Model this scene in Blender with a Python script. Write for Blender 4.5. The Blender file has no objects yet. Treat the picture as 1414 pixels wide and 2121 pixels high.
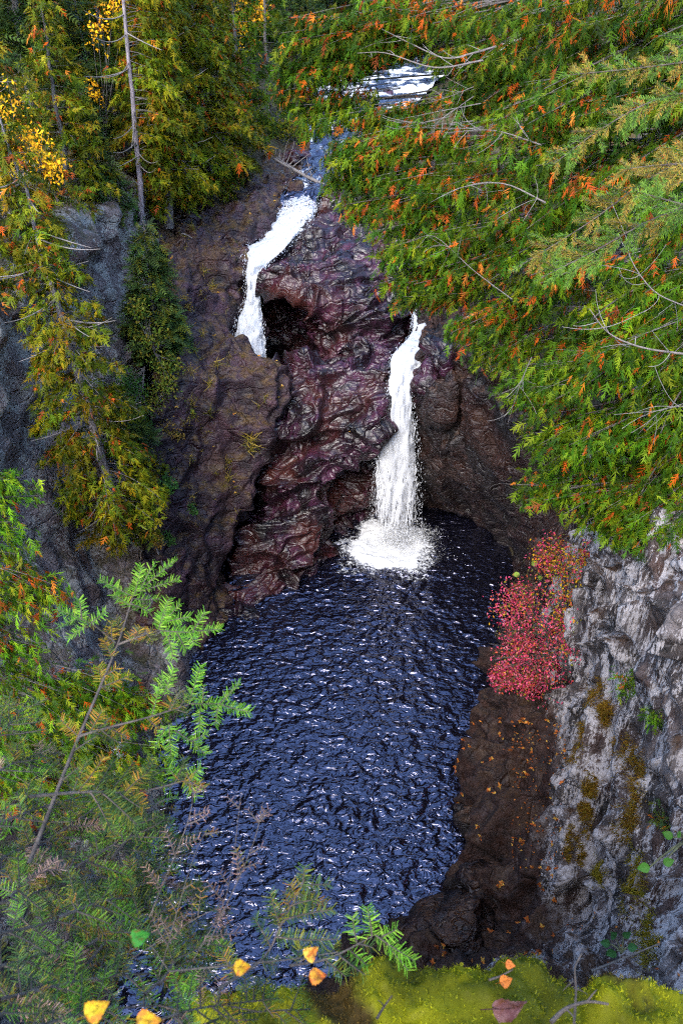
import bpy, math, random
import numpy as np

# ------------------------------------------------------------------ camera, sky, sun, exposure
scene = bpy.context.scene
COL = scene.collection
RES_W, RES_H, FPX = 1414, 2121, 1650.0
PITCH = math.radians(35.0)
CAM = np.array([0.0, 0.0, 24.0])
cam_data = bpy.data.cameras.new('camera')
cam_data.sensor_fit = 'VERTICAL'
cam_data.sensor_height = 36.0
cam_data.lens = 36.0 * FPX / RES_H
cam_data.clip_start = 0.05
cam_data.clip_end = 1000
cam_data.dof.use_dof = True
cam_data.dof.focus_distance = 24.0
cam_data.dof.aperture_fstop = 10.0
cam = bpy.data.objects.new('camera', cam_data)
COL.objects.link(cam)
cam.location = CAM
cam.rotation_euler = (math.pi / 2 - PITCH, 0, 0)
scene.camera = cam

SUN_ELEV, SUN_AZ = math.radians(43), math.radians(204)      # azimuth clockwise from +y
world = bpy.data.worlds.new('World')
scene.world = world
world.use_nodes = True
wn = world.node_tree.nodes
sky = wn.new('ShaderNodeTexSky')
sky.sky_type = 'NISHITA'
sky.sun_disc = False
sky.sun_elevation = SUN_ELEV
sky.sun_rotation = SUN_AZ
sky.air_density = 1.0
sky.dust_density = 0.8
sky.ozone_density = 3.0
wn['Background'].inputs['Strength'].default_value = 0.14
world.node_tree.links.new(sky.outputs['Color'], wn['Background'].inputs['Color'])
sun_data = bpy.data.lights.new('sun', 'SUN')
sun_data.energy = 1.2
sun_data.angle = math.radians(40)
sun_data.color = (1.0, 0.93, 0.82)
sun = bpy.data.objects.new('sun', sun_data)
COL.objects.link(sun)
sun.rotation_euler = (math.pi / 2 - SUN_ELEV, 0, math.pi - SUN_AZ)
scene.view_settings.view_transform = 'Standard'
scene.view_settings.look = 'None'
scene.view_settings.gamma = 1.0
scene.view_settings.use_curve_mapping = False
scene.view_settings.exposure = 2.35
scene.cycles.use_denoising = False
scene.cycles.filter_width = 1.2
scene.cycles.use_adaptive_sampling = True
scene.cycles.adaptive_threshold = 0.025
scene.cycles.adaptive_min_samples = 24
scene.cycles.max_bounces = 3
scene.cycles.diffuse_bounces = 1
scene.cycles.glossy_bounces = 2
scene.cycles.transmission_bounces = 2
scene.cycles.transparent_max_bounces = 12

# ------------------------------------------------------------------ helpers: points, noise, meshes
CT, ST = math.cos(PITCH), math.sin(PITCH)
RNG = np.random.default_rng(7)

def ray(px, py):
    u, v = (px - RES_W / 2) / FPX, (py - RES_H / 2) / FPX
    return np.array([u, CT - v * ST, -ST - v * CT])
def P(px, py, Y):                     # the world point seen there, Y metres ahead
    d = ray(px, py)
    return CAM + d * (Y / d[1])
def PZ(px, py, Z):                    # the same, at height Z
    d = ray(px, py)
    return CAM + d * ((Z - CAM[2]) / d[2])
def PT(px, py, T):                    # the same, T metres deep from the lens
    return CAM + ray(px, py) * T
def W(x, y, z):
    return np.array([x, y, z], float)
def depth_of(p):
    return (p[1] - CAM[1]) * CT - (p[2] - CAM[2]) * ST

def hash3(ix, iy, iz, seed):
    h = (ix.astype(np.int64) * 374761393 + iy.astype(np.int64) * 668265263 + iz.astype(np.int64) * 2147483647 + seed * 1274126177) & 0xFFFFFFFF
    h = ((h ^ (h >> 13)) * 1274126177) & 0xFFFFFFFF
    h = ((h ^ (h >> 16)) * 2246822519) & 0xFFFFFFFF
    return ((h ^ (h >> 15)) & 0xFFFFFF) / float(0xFFFFFF)
def vnoise(p, seed=0):
    i = np.floor(p).astype(np.int64)
    f = p - i
    f = f * f * f * (f * (f * 6 - 15) + 10)
    out = np.zeros(len(p))
    for dx in (0, 1):
        wx = f[:, 0] if dx else 1 - f[:, 0]
        for dy in (0, 1):
            wy = f[:, 1] if dy else 1 - f[:, 1]
            for dz in (0, 1):
                wz = f[:, 2] if dz else 1 - f[:, 2]
                out += wx * wy * wz * hash3(i[:, 0] + dx, i[:, 1] + dy, i[:, 2] + dz, seed)
    return out * 2 - 1
def fbm(p, octaves=4, seed=0, gain=0.5):
    a, s, out = 1.0, 1.0, np.zeros(len(p))
    for k in range(octaves):
        out += a * vnoise(p * s + k * 17.3, seed + k)
        a *= gain
        s *= 2.03
    return out
def facet(p, seed=0, tilt=0.85):       # broken-rock relief: each cell its own height and tilted face, sunk joints
    i = np.floor(p).astype(np.int64)
    n = len(p)
    f1 = np.full(n, 9.0); f2 = np.full(n, 9.0)
    best = np.zeros((n, 3)); bid = np.zeros((n, 3), np.int64)
    for dx in (-1, 0, 1):
        for dy in (-1, 0, 1):
            for dz in (-1, 0, 1):
                c = i + np.array([dx, dy, dz])
                s = np.stack([hash3(c[:, 0], c[:, 1], c[:, 2], seed + k) for k in (1, 2, 3)], 1) + c
                d = np.sqrt(((p - s) ** 2).sum(1))
                near = d < f1
                f2 = np.where(near, f1, np.minimum(f2, d))
                f1 = np.where(near, d, f1)
                best[near] = s[near]; bid[near] = c[near]
    r = hash3(bid[:, 0], bid[:, 1], bid[:, 2], seed + 9) - 0.5
    nv = np.stack([hash3(bid[:, 0], bid[:, 1], bid[:, 2], seed + k) - 0.5 for k in (11, 12, 13)], 1) * 2
    plane = (nv * (p - best)).sum(1)
    joint = np.clip(1 - (f2 - f1) / 0.12, 0, 1)
    return r + tilt * plane - 0.35 * joint

def mesh_obj(name, V, F, mat=None, parent=None, tint=None, smooth=False, extra=None, placed=False):
    if placed: V = np.asarray(V, float) - np.array(parent.location)
    V = np.asarray(V, np.float32); F = np.asarray(F, np.int32)
    me = bpy.data.meshes.new(name)
    k = F.shape[1]
    me.vertices.add(len(V)); me.vertices.foreach_set('co', V.ravel())
    me.loops.add(F.size); me.loops.foreach_set('vertex_index', F.ravel())
    me.polygons.add(len(F))
    me.polygons.foreach_set('loop_start', np.arange(0, F.size, k, dtype=np.int32))
    if smooth:
        me.polygons.foreach_set('use_smooth', np.ones(len(F), bool))
    if tint is not None:
        a = me.attributes.new('tint', 'FLOAT_COLOR', 'POINT')
        t = np.ones((len(V), 4), np.float32); t[:, :3] = tint
        a.data.foreach_set('color', t.ravel())
    for key, val in (extra or {}).items():
        a = me.attributes.new(key, 'FLOAT', 'POINT')
        a.data.foreach_set('value', np.asarray(val, np.float32))
    me.update(calc_edges=True)
    me.validate()
    if mat is not None:
        me.materials.append(mat)
    o = bpy.data.objects.new(name, me)
    COL.objects.link(o)
    if parent is not None:
        o.parent = parent
    return o
def tag(o, label=None, cat=None, group=None, kind=None):
    if label: o['label'] = label
    if cat: o['category'] = cat
    if group: o['group'] = group
    if kind: o['kind'] = kind
    return o
def empty(name, loc):
    o = bpy.data.objects.new(name, None)
    o.location = [float(c) for c in loc]
    o.empty_display_size = 0.2
    COL.objects.link(o)
    return o

class Buf:                            # collects quads with a colour per vertex
    def __init__(self): self.V, self.F, self.C, self.n = [], [], [], 0
    def add(self, V, F, C=(1, 1, 1)):
        V = np.asarray(V, float); self.V.append(V); self.F.append(np.asarray(F) + self.n)
        self.C.append(np.broadcast_to(np.asarray(C, float), V.shape)); self.n += len(V)
    def tube(self, pts, radii, k=6, C=(1, 1, 1)):
        pts = np.asarray(pts, float); n = len(pts)
        radii = np.broadcast_to(np.asarray(radii, float), (n,))
        t = np.gradient(pts, axis=0); t /= np.linalg.norm(t, axis=1)[:, None] + 1e-9
        ref = np.array([0.3, 0.2, 1.0]) if abs(t[:, 2]).mean() < 0.8 else np.array([1.0, 0.2, 0.1])
        a = np.cross(t, ref); a /= np.linalg.norm(a, axis=1)[:, None] + 1e-9
        b = np.cross(t, a)
        ang = np.arange(k) * 2 * math.pi / k
        V = pts[:, None] + (a[:, None] * np.cos(ang)[None, :, None] + b[:, None] * np.sin(ang)[None, :, None]) * radii[:, None, None]
        r = np.arange(n - 1)[:, None] * k; j = np.arange(k)[None]
        F = np.stack([r + j, r + (j + 1) % k, r + k + (j + 1) % k, r + k + j], -1).reshape(-1, 4)
        self.add(V.reshape(-1, 3), F, C)
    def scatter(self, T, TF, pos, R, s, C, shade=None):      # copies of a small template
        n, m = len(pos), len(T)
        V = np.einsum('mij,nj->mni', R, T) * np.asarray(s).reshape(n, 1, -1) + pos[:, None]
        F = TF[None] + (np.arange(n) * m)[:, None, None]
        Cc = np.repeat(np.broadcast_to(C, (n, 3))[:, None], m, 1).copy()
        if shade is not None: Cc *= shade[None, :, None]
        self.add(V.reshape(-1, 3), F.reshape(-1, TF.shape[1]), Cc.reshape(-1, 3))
    def build(self, name, mat, parent=None, smooth=False, placed=False):
        return mesh_obj(name, np.concatenate(self.V), np.concatenate(self.F), mat, parent, np.concatenate(self.C), smooth, None, placed)

def basis(d, up):                     # rotation whose x axis is d and whose z axis leans to up
    d = d / (np.linalg.norm(d, axis=1)[:, None] + 1e-9)
    y = np.cross(up, d); y /= np.linalg.norm(y, axis=1)[:, None] + 1e-9
    z = np.cross(d, y)
    return np.stack([d, y, z], -1)
def unit(n, rng):
    v = rng.normal(size=(n, 3))
    return v / np.linalg.norm(v, axis=1)[:, None]
def catmull(A, counts, axis):
    A = np.moveaxis(A, axis, 0); n = len(A); out = []
    pad = np.concatenate([2 * A[:1] - A[1:2], A, 2 * A[-1:] - A[-2:-1]])
    for i in range(n - 1):
        p0, p1, p2, p3 = pad[i:i + 4]
        ts = np.linspace(0, 1, counts[i], endpoint=(i == n - 2))
        for t in ts:
            out.append(0.5 * (2 * p1 + (p2 - p0) * t + (2 * p0 - 5 * p1 + 4 * p2 - p3) * t * t + (3 * p1 - p0 - 3 * p2 + p3) * t ** 3))
    return np.moveaxis(np.array(out), 0, axis)
def loft(grid, spacing):
    G = np.array(grid, float)
    lr = np.linalg.norm(np.diff(G, axis=0), axis=2).max(1)
    lc = np.linalg.norm(np.diff(G, axis=1), axis=2).max(0)
    cr = [max(2, int(l / spacing)) for l in lr]
    global ROWS
    ROWS = np.concatenate([i + np.linspace(0, 1, k, endpoint=(i == len(cr) - 1)) for i, k in enumerate(cr)])
    G = catmull(G, cr, 0)
    return catmull(G, [max(2, int(l / spacing)) for l in lc], 1)
def grid_faces(r, c):
    i = np.arange(r * c).reshape(r, c)
    return np.stack([i[:-1, :-1], i[:-1, 1:], i[1:, 1:], i[1:, :-1]], -1).reshape(-1, 4)
def grid_normals(S):
    n = np.cross(np.gradient(S, axis=1), np.gradient(S, axis=0))
    return n / (np.linalg.norm(n, axis=2)[..., None] + 1e-9)
def rot(ax, ay, az):
    cx, sx, cy, sy, cz, sz = math.cos(ax), math.sin(ax), math.cos(ay), math.sin(ay), math.cos(az), math.sin(az)
    return (np.array([[cz, -sz, 0], [sz, cz, 0], [0, 0, 1]]) @ np.array([[cy, 0, sy], [0, 1, 0], [-sy, 0, cy]]) @ np.array([[1, 0, 0], [0, cx, -sx], [0, sx, cx]]))
def rock_sheet(name, grid, spacing, mat, seed=0, big=0.5, layers=((1.6, 0.5), (0.55, 0.17), (0.2, 0.05)), strata=(1, 1, 1.8), turn=(0, 0, 0), flip=1, ledges=None, soften=1):
    S = loft(grid, spacing)
    r, c, _ = S.shape
    N = grid_normals(S).reshape(-1, 3) * flip
    V = S.reshape(-1, 3).copy()
    Q = V @ rot(*turn).T * np.array(strata)
    Q = Q + 0.25 * np.stack([fbm(V * 0.9, 2, seed + 40 + k) for k in range(3)], 1)
    d = big * fbm(V * 0.22, 3, seed + 3)
    for k, (size, amp) in enumerate(layers):
        d += amp * facet(Q / size, seed + 20 * k)
    if ledges:                        # bedding: each bed juts out towards its foot, then steps back
        ax = np.array(ledges[0]); ax = ax / np.linalg.norm(ax)
        for k, (per, amp) in enumerate(ledges[1]):
            u = V @ ax / per + 0.55 * fbm(V * (0.5 / per), 3, seed + 60 + k) + 0.35 * facet(Q / (per * 1.6), seed + 90 + k)
            d += amp * (1 - (u - np.floor(u)) - 0.5) * np.clip(0.75 + 0.9 * vnoise(V * (0.35 / per), seed + 65 + k), 0.1, 1.4)
    d += 0.035 * fbm(V * 4.0, 3, seed + 77)
    D = d.reshape(r, c)
    for _ in range(soften):           # round off the torn mesh rows at the block edges
        D[1:-1] = 0.25 * D[:-2] + 0.5 * D[1:-1] + 0.25 * D[2:]
        D[:, 1:-1] = 0.25 * D[:, :-2] + 0.5 * D[:, 1:-1] + 0.25 * D[:, 2:]
    V += N * D.reshape(-1, 1)
    rows = np.repeat(ROWS, c)
    o = mesh_obj(name, V, grid_faces(r, c), mat, smooth=False, extra={'row': rows})
    return o, V, N

# ------------------------------------------------------------------ materials
def nodes_of(name):
    m = bpy.data.materials.new(name); m.use_nodes = True
    nt = m.node_tree
    return m, nt, nt.nodes, nt.links, nt.nodes['Principled BSDF']
def ramp(nt, fac, stops):
    r = nt.nodes.new('ShaderNodeValToRGB')
    e = r.color_ramp.elements
    while len(e) < len(stops): e.new(0.5)
    for el, (pos, c) in zip(e, stops):
        el.position = pos; el.color = (*c, 1) if len(c) == 3 else c
    nt.links.new(fac, r.inputs[0])
    return r.outputs[0]
def noise(nt, scale, detail=4, rough=0.55, vec=None, dist=0.0):
    n = nt.nodes.new('ShaderNodeTexNoise')
    n.inputs['Scale'].default_value = scale; n.inputs['Detail'].default_value = detail
    n.inputs['Roughness'].default_value = rough; n.inputs['Distortion'].default_value = dist
    if vec is not None: nt.links.new(vec, n.inputs['Vector'])
    return n.outputs['Fac']
def position(nt, scale=(1, 1, 1)):
    g = nt.nodes.new('ShaderNodeNewGeometry')
    m = nt.nodes.new('ShaderNodeMapping'); m.inputs['Scale'].default_value = scale
    nt.links.new(g.outputs['Position'], m.inputs['Vector'])
    return m.outputs['Vector']
def mix(nt, fac, a, b, blend='MIX'):
    m = nt.nodes.new('ShaderNodeMix'); m.data_type = 'RGBA'; m.blend_type = blend
    for sock, val in ((m.inputs[0], fac), (m.inputs[6], a), (m.inputs[7], b)):
        if isinstance(val, (int, float)): sock.default_value = val
        elif isinstance(val, tuple): sock.default_value = (*val, 1)
        else: nt.links.new(val, sock)
    return m.outputs[2]
def math_node(nt, op, a, b=0.0):
    m = nt.nodes.new('ShaderNodeMath'); m.operation = op
    if op == 'MULTIPLY_ADD': m.inputs[2].default_value = 0.5 - 0.5 * b
    for sock, val in ((m.inputs[0], a), (m.inputs[1], b)):
        if isinstance(val, (int, float)): sock.default_value = val
        else: nt.links.new(val, sock)
    return m.outputs[0]
def bump(nt, height, strength, dist, bsdf):
    b = nt.nodes.new('ShaderNodeBump')
    b.inputs['Strength'].default_value = strength; b.inputs['Distance'].default_value = dist
    nt.links.new(height, b.inputs['Height'])
    nt.links.new(b.outputs[0], bsdf.inputs['Normal'])
def attr(nt, name, out='Color'):
    a = nt.nodes.new('ShaderNodeAttribute'); a.attribute_name = name
    return a.outputs[out]
def up_mask(nt, lo, hi):              # how far a face looks up
    g = nt.nodes.new('ShaderNodeNewGeometry'); s = nt.nodes.new('ShaderNodeSeparateXYZ')
    nt.links.new(g.outputs['Normal'], s.inputs[0])
    r = nt.nodes.new('ShaderNodeMapRange'); r.inputs[1].default_value = lo; r.inputs[2].default_value = hi
    nt.links.new(s.outputs[2], r.inputs[0])
    return r.outputs[0]

def rock_material(name, dark, mid, light, rust, rough=(0.3, 0.6), lichen=None, litter=None, lichen_cut=0.55, stretch=(1, 1, 1), spec=0.5, damp=None, cracks=(0.7, 1.5, 1.8), turn=(0.5, 0.45, 0.2), fine=1.0):
    m, nt, N, L, b = nodes_of(name)
    v = position(nt)
    c = ramp(nt, noise(nt, 0.9, 6, 0.62, v, 0.4), [(0.34, dark), (0.5, mid), (0.66, light)])
    c = mix(nt, ramp(nt, noise(nt, 0.35, 3, 0.6, v), [(0.48, (0, 0, 0)), (0.66, (1, 1, 1))]), c, rust)
    c = mix(nt, 0.6, c, ramp(nt, noise(nt, 9.0, 5, 0.7, v), [(0.3, (0.35, 0.35, 0.35)), (0.7, (1.5, 1.45, 1.4))]), 'MULTIPLY')
    if lichen:
        vs = position(nt, stretch)
        f = math_node(nt, 'ADD', noise(nt, 1.3, 3, 0.6, vs), math_node(nt, 'MULTIPLY', noise(nt, 11.0, 5, 0.75, vs), 0.9))
        c = mix(nt, ramp(nt, f, [(0.78 + lichen_cut * 0.2, (0, 0, 0)), (0.86 + lichen_cut * 0.2, (1, 1, 1))]), c, lichen)
    if damp:                          # dark damp stone below the lichen line, which follows the ledges
        f = math_node(nt, 'ADD', attr(nt, 'row', 'Fac'), math_node(nt, 'MULTIPLY', math_node(nt, 'SUBTRACT', noise(nt, 0.8, 5, 0.65, v), 0.5), 1.6))
        f = math_node(nt, 'SMOOTH_MIN', 1.0, math_node(nt, 'MAXIMUM', math_node(nt, 'MULTIPLY', math_node(nt, 'SUBTRACT', f, damp[0]), 3.0), 0.0))
        f = math_node(nt, 'MINIMUM', f, 1.0)
        c = mix(nt, f, c, ramp(nt, noise(nt, 2.5, 6, 0.65, v), [(0.3, damp[1]), (0.7, damp[2])]))
    if litter:
        f = math_node(nt, 'MULTIPLY', up_mask(nt, 0.45, 0.85), ramp(nt, noise(nt, 2.2, 5, 0.7, v), [(0.42, (0, 0, 0)), (0.56, (1, 1, 1))]))
        lc = ramp(nt, noise(nt, 14.0, 4, 0.8, v), [(0.3, tuple(x * 0.35 for x in litter)), (0.6, litter)])
        c = mix(nt, f, c, lc)
    L.new(c, b.inputs['Base Color'])
    L.new(ramp(nt, noise(nt, 1.7, 4, 0.6, v), [(0.35, (rough[0],) * 3), (0.65, (rough[1],) * 3)]), b.inputs['Roughness'])
    b.inputs['Specular IOR Level'].default_value = spec
    h = math_node(nt, 'MULTIPLY', math_node(nt, 'ADD', noise(nt, 6.0, 8, 0.7, v), math_node(nt, 'MULTIPLY', noise(nt, 30.0, 4, 0.7, v), 0.3)), fine)
    for sc, amt in ((0.85, 1.6), (2.4, 0.7 * fine)):        # joints and small fracture steps
        vo = N.new('ShaderNodeTexVoronoi'); vo.feature = 'DISTANCE_TO_EDGE'; vo.inputs['Scale'].default_value = sc
        mp = N.new('ShaderNodeMapping'); mp.inputs['Rotation'].default_value = turn; mp.inputs['Scale'].default_value = cracks
        nz = N.new('ShaderNodeTexNoise'); nz.inputs['Scale'].default_value = 1.5; L.new(v, nz.inputs['Vector'])
        ad = N.new('ShaderNodeVectorMath'); ad.operation = 'MULTIPLY_ADD'; ad.inputs[1].default_value = (0.5, 0.5, 0.5); L.new(nz.outputs['Color'], ad.inputs[0]); L.new(v, ad.inputs[2])
        L.new(ad.outputs[0], mp.inputs['Vector']); L.new(mp.outputs[0], vo.inputs['Vector'])
        e = math_node(nt, 'MULTIPLY', math_node(nt, 'MINIMUM', math_node(nt, 'MULTIPLY', vo.outputs['Distance'], 14.0), 1.0), amt)
        v2 = N.new('ShaderNodeTexVoronoi'); v2.inputs['Scale'].default_value = sc; L.new(mp.outputs[0], v2.inputs['Vector'])
        sx = N.new('ShaderNodeSeparateXYZ'); L.new(v2.outputs['Color'], sx.inputs[0])
        h = math_node(nt, 'ADD', h, math_node(nt, 'ADD', e, math_node(nt, 'MULTIPLY', sx.outputs[0], amt)))
    bump(nt, h, 0.55 if fine < 1 else 0.6, 0.07, b)
    return m
def leaf_material(name, gain=1.0, rough=0.5, trans=0.14):
    m, nt, N, L, b = nodes_of(name)
    c = attr(nt, 'tint')
    c = mix(nt, 0.45, c, ramp(nt, noise(nt, 5.0, 3, 0.6, position(nt)), [(0.3, (0.5, 0.5, 0.5)), (0.7, (1.5, 1.5, 1.5))]), 'MULTIPLY')
    L.new(c, b.inputs['Base Color'])
    b.inputs['Roughness'].default_value = rough
    b.inputs['Specular IOR Level'].default_value = 0.08
    t = N.new('ShaderNodeBsdfTranslucent'); L.new(c, t.inputs['Color'])
    ms = N.new('ShaderNodeMixShader'); ms.inputs[0].default_value = trans
    L.new(b.outputs[0], ms.inputs[1]); L.new(t.outputs[0], ms.inputs[2])
    L.new(ms.outputs[0], N['Material Output'].inputs['Surface'])
    return m
def bark_material(name, dark, light, scale=20):
    m, nt, N, L, b = nodes_of(name)
    v = position(nt, (1, 1, 0.25))
    c = ramp(nt, noise(nt, scale, 5, 0.7, v), [(0.35, dark), (0.65, light)])
    c = mix(nt, 1.0, c, attr(nt, 'tint'), 'MULTIPLY')
    L.new(c, b.inputs['Base Color']); b.inputs['Roughness'].default_value = 0.85
    bump(nt, noise(nt, scale * 1.5, 5, 0.7, v), 0.6, 0.02, b)
    return m

M = {}
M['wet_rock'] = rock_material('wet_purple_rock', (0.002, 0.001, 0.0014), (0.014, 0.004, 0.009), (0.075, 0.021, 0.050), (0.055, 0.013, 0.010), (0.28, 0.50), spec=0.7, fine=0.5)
M['slope_rock'] = rock_material('purple_brown_rock', (0.007, 0.0035, 0.004), (0.027, 0.0115, 0.016), (0.075, 0.034, 0.047), (0.05, 0.020, 0.014), (0.4, 0.75), litter=(0.10, 0.052, 0.012))
M['grey_rock'] = rock_material('grey_lichen_rock', (0.045, 0.033, 0.030), (0.13, 0.098, 0.092), (0.24, 0.19, 0.18), (0.09, 0.05, 0.04), (0.6, 0.85), lichen=(0.27, 0.25, 0.22), litter=(0.075, 0.06, 0.02), lichen_cut=1.0)
M['right_rock'] = rock_material('pale_lichen_cliff_rock', (0.006, 0.006, 0.006), (0.045, 0.035, 0.033), (0.16, 0.135, 0.13), (0.06, 0.028, 0.018), (0.6, 0.9), lichen=(0.38, 0.34, 0.33), litter=(0.055, 0.024, 0.008), lichen_cut=0.74, stretch=(2.4, 2.4, 0.26), fine=0.7, damp=(4.95, (0.005, 0.0025, 0.0025), (0.046, 0.017, 0.010)), cracks=(1.9, 1.9, 0.4), turn=(0, 0, 0))
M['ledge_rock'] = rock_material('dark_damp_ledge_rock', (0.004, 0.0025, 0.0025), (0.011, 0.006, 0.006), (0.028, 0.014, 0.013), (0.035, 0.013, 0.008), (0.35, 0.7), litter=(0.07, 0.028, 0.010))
M['soil'] = rock_material('forest_floor', (0.015, 0.012, 0.008), (0.04, 0.03, 0.016), (0.07, 0.05, 0.02), (0.08, 0.045, 0.012), (0.8, 1.0), litter=(0.09, 0.07, 0.02))
M['foliage'] = leaf_material('foliage')
M['bark'] = bark_material('grey_bark', (0.05, 0.042, 0.038), (0.19, 0.165, 0.15))
M['twig'] = bark_material('bare_twig_bark', (0.11, 0.095, 0.085), (0.30, 0.26, 0.24), 40)

def water_material():
    m, nt, N, L, b = nodes_of('dark_pool_water')
    v = position(nt)
    b.inputs['Base Color'].default_value = (0.004, 0.004, 0.009, 1)
    b.inputs['Roughness'].default_value = 0.06
    b.inputs['IOR'].default_value = 2.3
    b.inputs['Specular Tint'].default_value = (0.74, 0.73, 1.0, 1)
    bump(nt, noise(nt, 3.7, 2, 0.5, position(nt, (0.8, 1.35, 1)), 0.6), 1.0, 0.12, b)
    f = attr(nt, 'foam', 'Fac')
    n = math_node(nt, 'ADD', math_node(nt, 'MULTIPLY', noise(nt, 5.0, 5, 0.7, v, 1.2), 1.0), f)
    k = ramp(nt, n, [(0.86, (0, 0, 0)), (1.10, (1, 1, 1))])
    d = N.new('ShaderNodeBsdfDiffuse'); d.inputs['Color'].default_value = (0.8, 0.82, 0.86, 1)
    ms = N.new('ShaderNodeMixShader')
    L.new(k, ms.inputs[0]); L.new(b.outputs[0], ms.inputs[1]); L.new(d.outputs[0], ms.inputs[2])
    L.new(ms.outputs[0], N['Material Output'].inputs['Surface'])
    return m
M['water'] = water_material()
def fall_material():
    m, nt, N, L, b = nodes_of('falling_white_water')
    b.inputs['Base Color'].default_value = (0.80, 0.82, 0.86, 1)
    b.inputs['Roughness'].default_value = 0.6
    t = N.new('ShaderNodeBsdfTranslucent'); t.inputs['Color'].default_value = (0.80, 0.82, 0.86, 1)
    m1 = N.new('ShaderNodeMixShader'); m1.inputs[0].default_value = 0.35
    L.new(b.outputs[0], m1.inputs[1]); L.new(t.outputs[0], m1.inputs[2])
    tr = N.new('ShaderNodeBsdfTransparent')
    vs = position(nt, (12.0, 12.0, 1.3))
    n = math_node(nt, 'ADD', math_node(nt, 'MULTIPLY_ADD', noise(nt, 1.0, 6, 0.7, vs), 2.6), attr(nt, 'body', 'Fac'))
    k = ramp(nt, n, [(0.5, (0, 0, 0)), (0.62, (1, 1, 1))])
    m2 = N.new('ShaderNodeMixShader')
    L.new(k, m2.inputs[0]); L.new(tr.outputs[0], m2.inputs[1]); L.new(m1.outputs[0], m2.inputs[2])
    L.new(m2.outputs[0], N['Material Output'].inputs['Surface'])
    return m
M['fall'] = fall_material()
def plain(name, col, rough=0.6):
    m, nt, N, L, b = nodes_of(name)
    c = mix(nt, 0.3, col, ramp(nt, noise(nt, 12.0, 3, 0.6, position(nt)), [(0.3, (0.6, 0.6, 0.6)), (0.7, (1.3, 1.3, 1.3))]), 'MULTIPLY')
    L.new(c, b.inputs['Base Color']); b.inputs['Roughness'].default_value = rough
    return m
M['spray'] = plain('spray_drops', (0.82, 0.84, 0.88))

# ------------------------------------------------------------------ the setting: rock, ground and water
left_cliff, LV, LN = rock_sheet('left_cliff', [
    [W(-26, y, 20) for y in (-8, 4, 10, 15, 20, 24, 28, 33, 40)],
    [W(-13.5, -8, 15), W(-13.5, 4, 15), W(-13.2, 10, 15), W(-13, 15, 15), W(-12.8, 20, 15.2), W(-12.3, 24, 15.6), W(-11.4, 28, 16), W(-10.9, 33, 16.4), W(-10.2, 40, 16.2)],
    [W(-11.5, -8, 12), W(-11.5, 4, 12), W(-11.6, 10, 12.2), W(-11.6, 15, 12.5), W(-11.4, 20, 12.6), W(-11, 24, 13), W(-10.3, 28, 13.5), W(-9.8, 33, 14), W(-9.2, 40, 14.5)],
    [W(-10, -8, 8), W(-10, 4, 8), W(-10.2, 10, 8), W(-10.6, 15, 8.5), W(-10.7, 20, 9), W(-10.6, 24, 10), W(-9.6, 28, 10.5), W(-9.2, 33, 11.5), W(-8.8, 40, 13)],
    [W(-8, -8, 4), W(-8, 4, 4), W(-8.4, 10, 4.5), W(-8.8, 15, 5), W(-9, 20, 5), W(-9.1, 24, 5.8), W(-8.6, 28, 6.8), W(-8.6, 33, 8.5), W(-8.4, 40, 11)],
    [W(-6, -8, 0.5), W(-6, 4, 0.5), W(-6.6, 10, 1), W(-6.8, 15, 1), W(-7.2, 20, 1.4), W(-7.4, 24, 2), W(-7.8, 28, 2.5), W(-8.2, 33, 4.5), W(-8.2, 40, 8)],
    [W(-5, -8, -2), W(-5, 4, -2), W(-5.6, 10, -2), W(-5.8, 15, -2), W(-6, 20, -2), W(-6.4, 24, -2), W(-7.5, 28, -2), W(-8.2, 33, 0), W(-8.2, 40, 4)],
], 0.2, M['grey_rock'], seed=100, big=0.7, strata=(1.2, 1.2, 0.7), turn=(0.3, 0.2, 0), flip=1)
tag(left_cliff, 'grey lichen-flecked cliff falling steeply to the pool', kind='structure')

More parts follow.
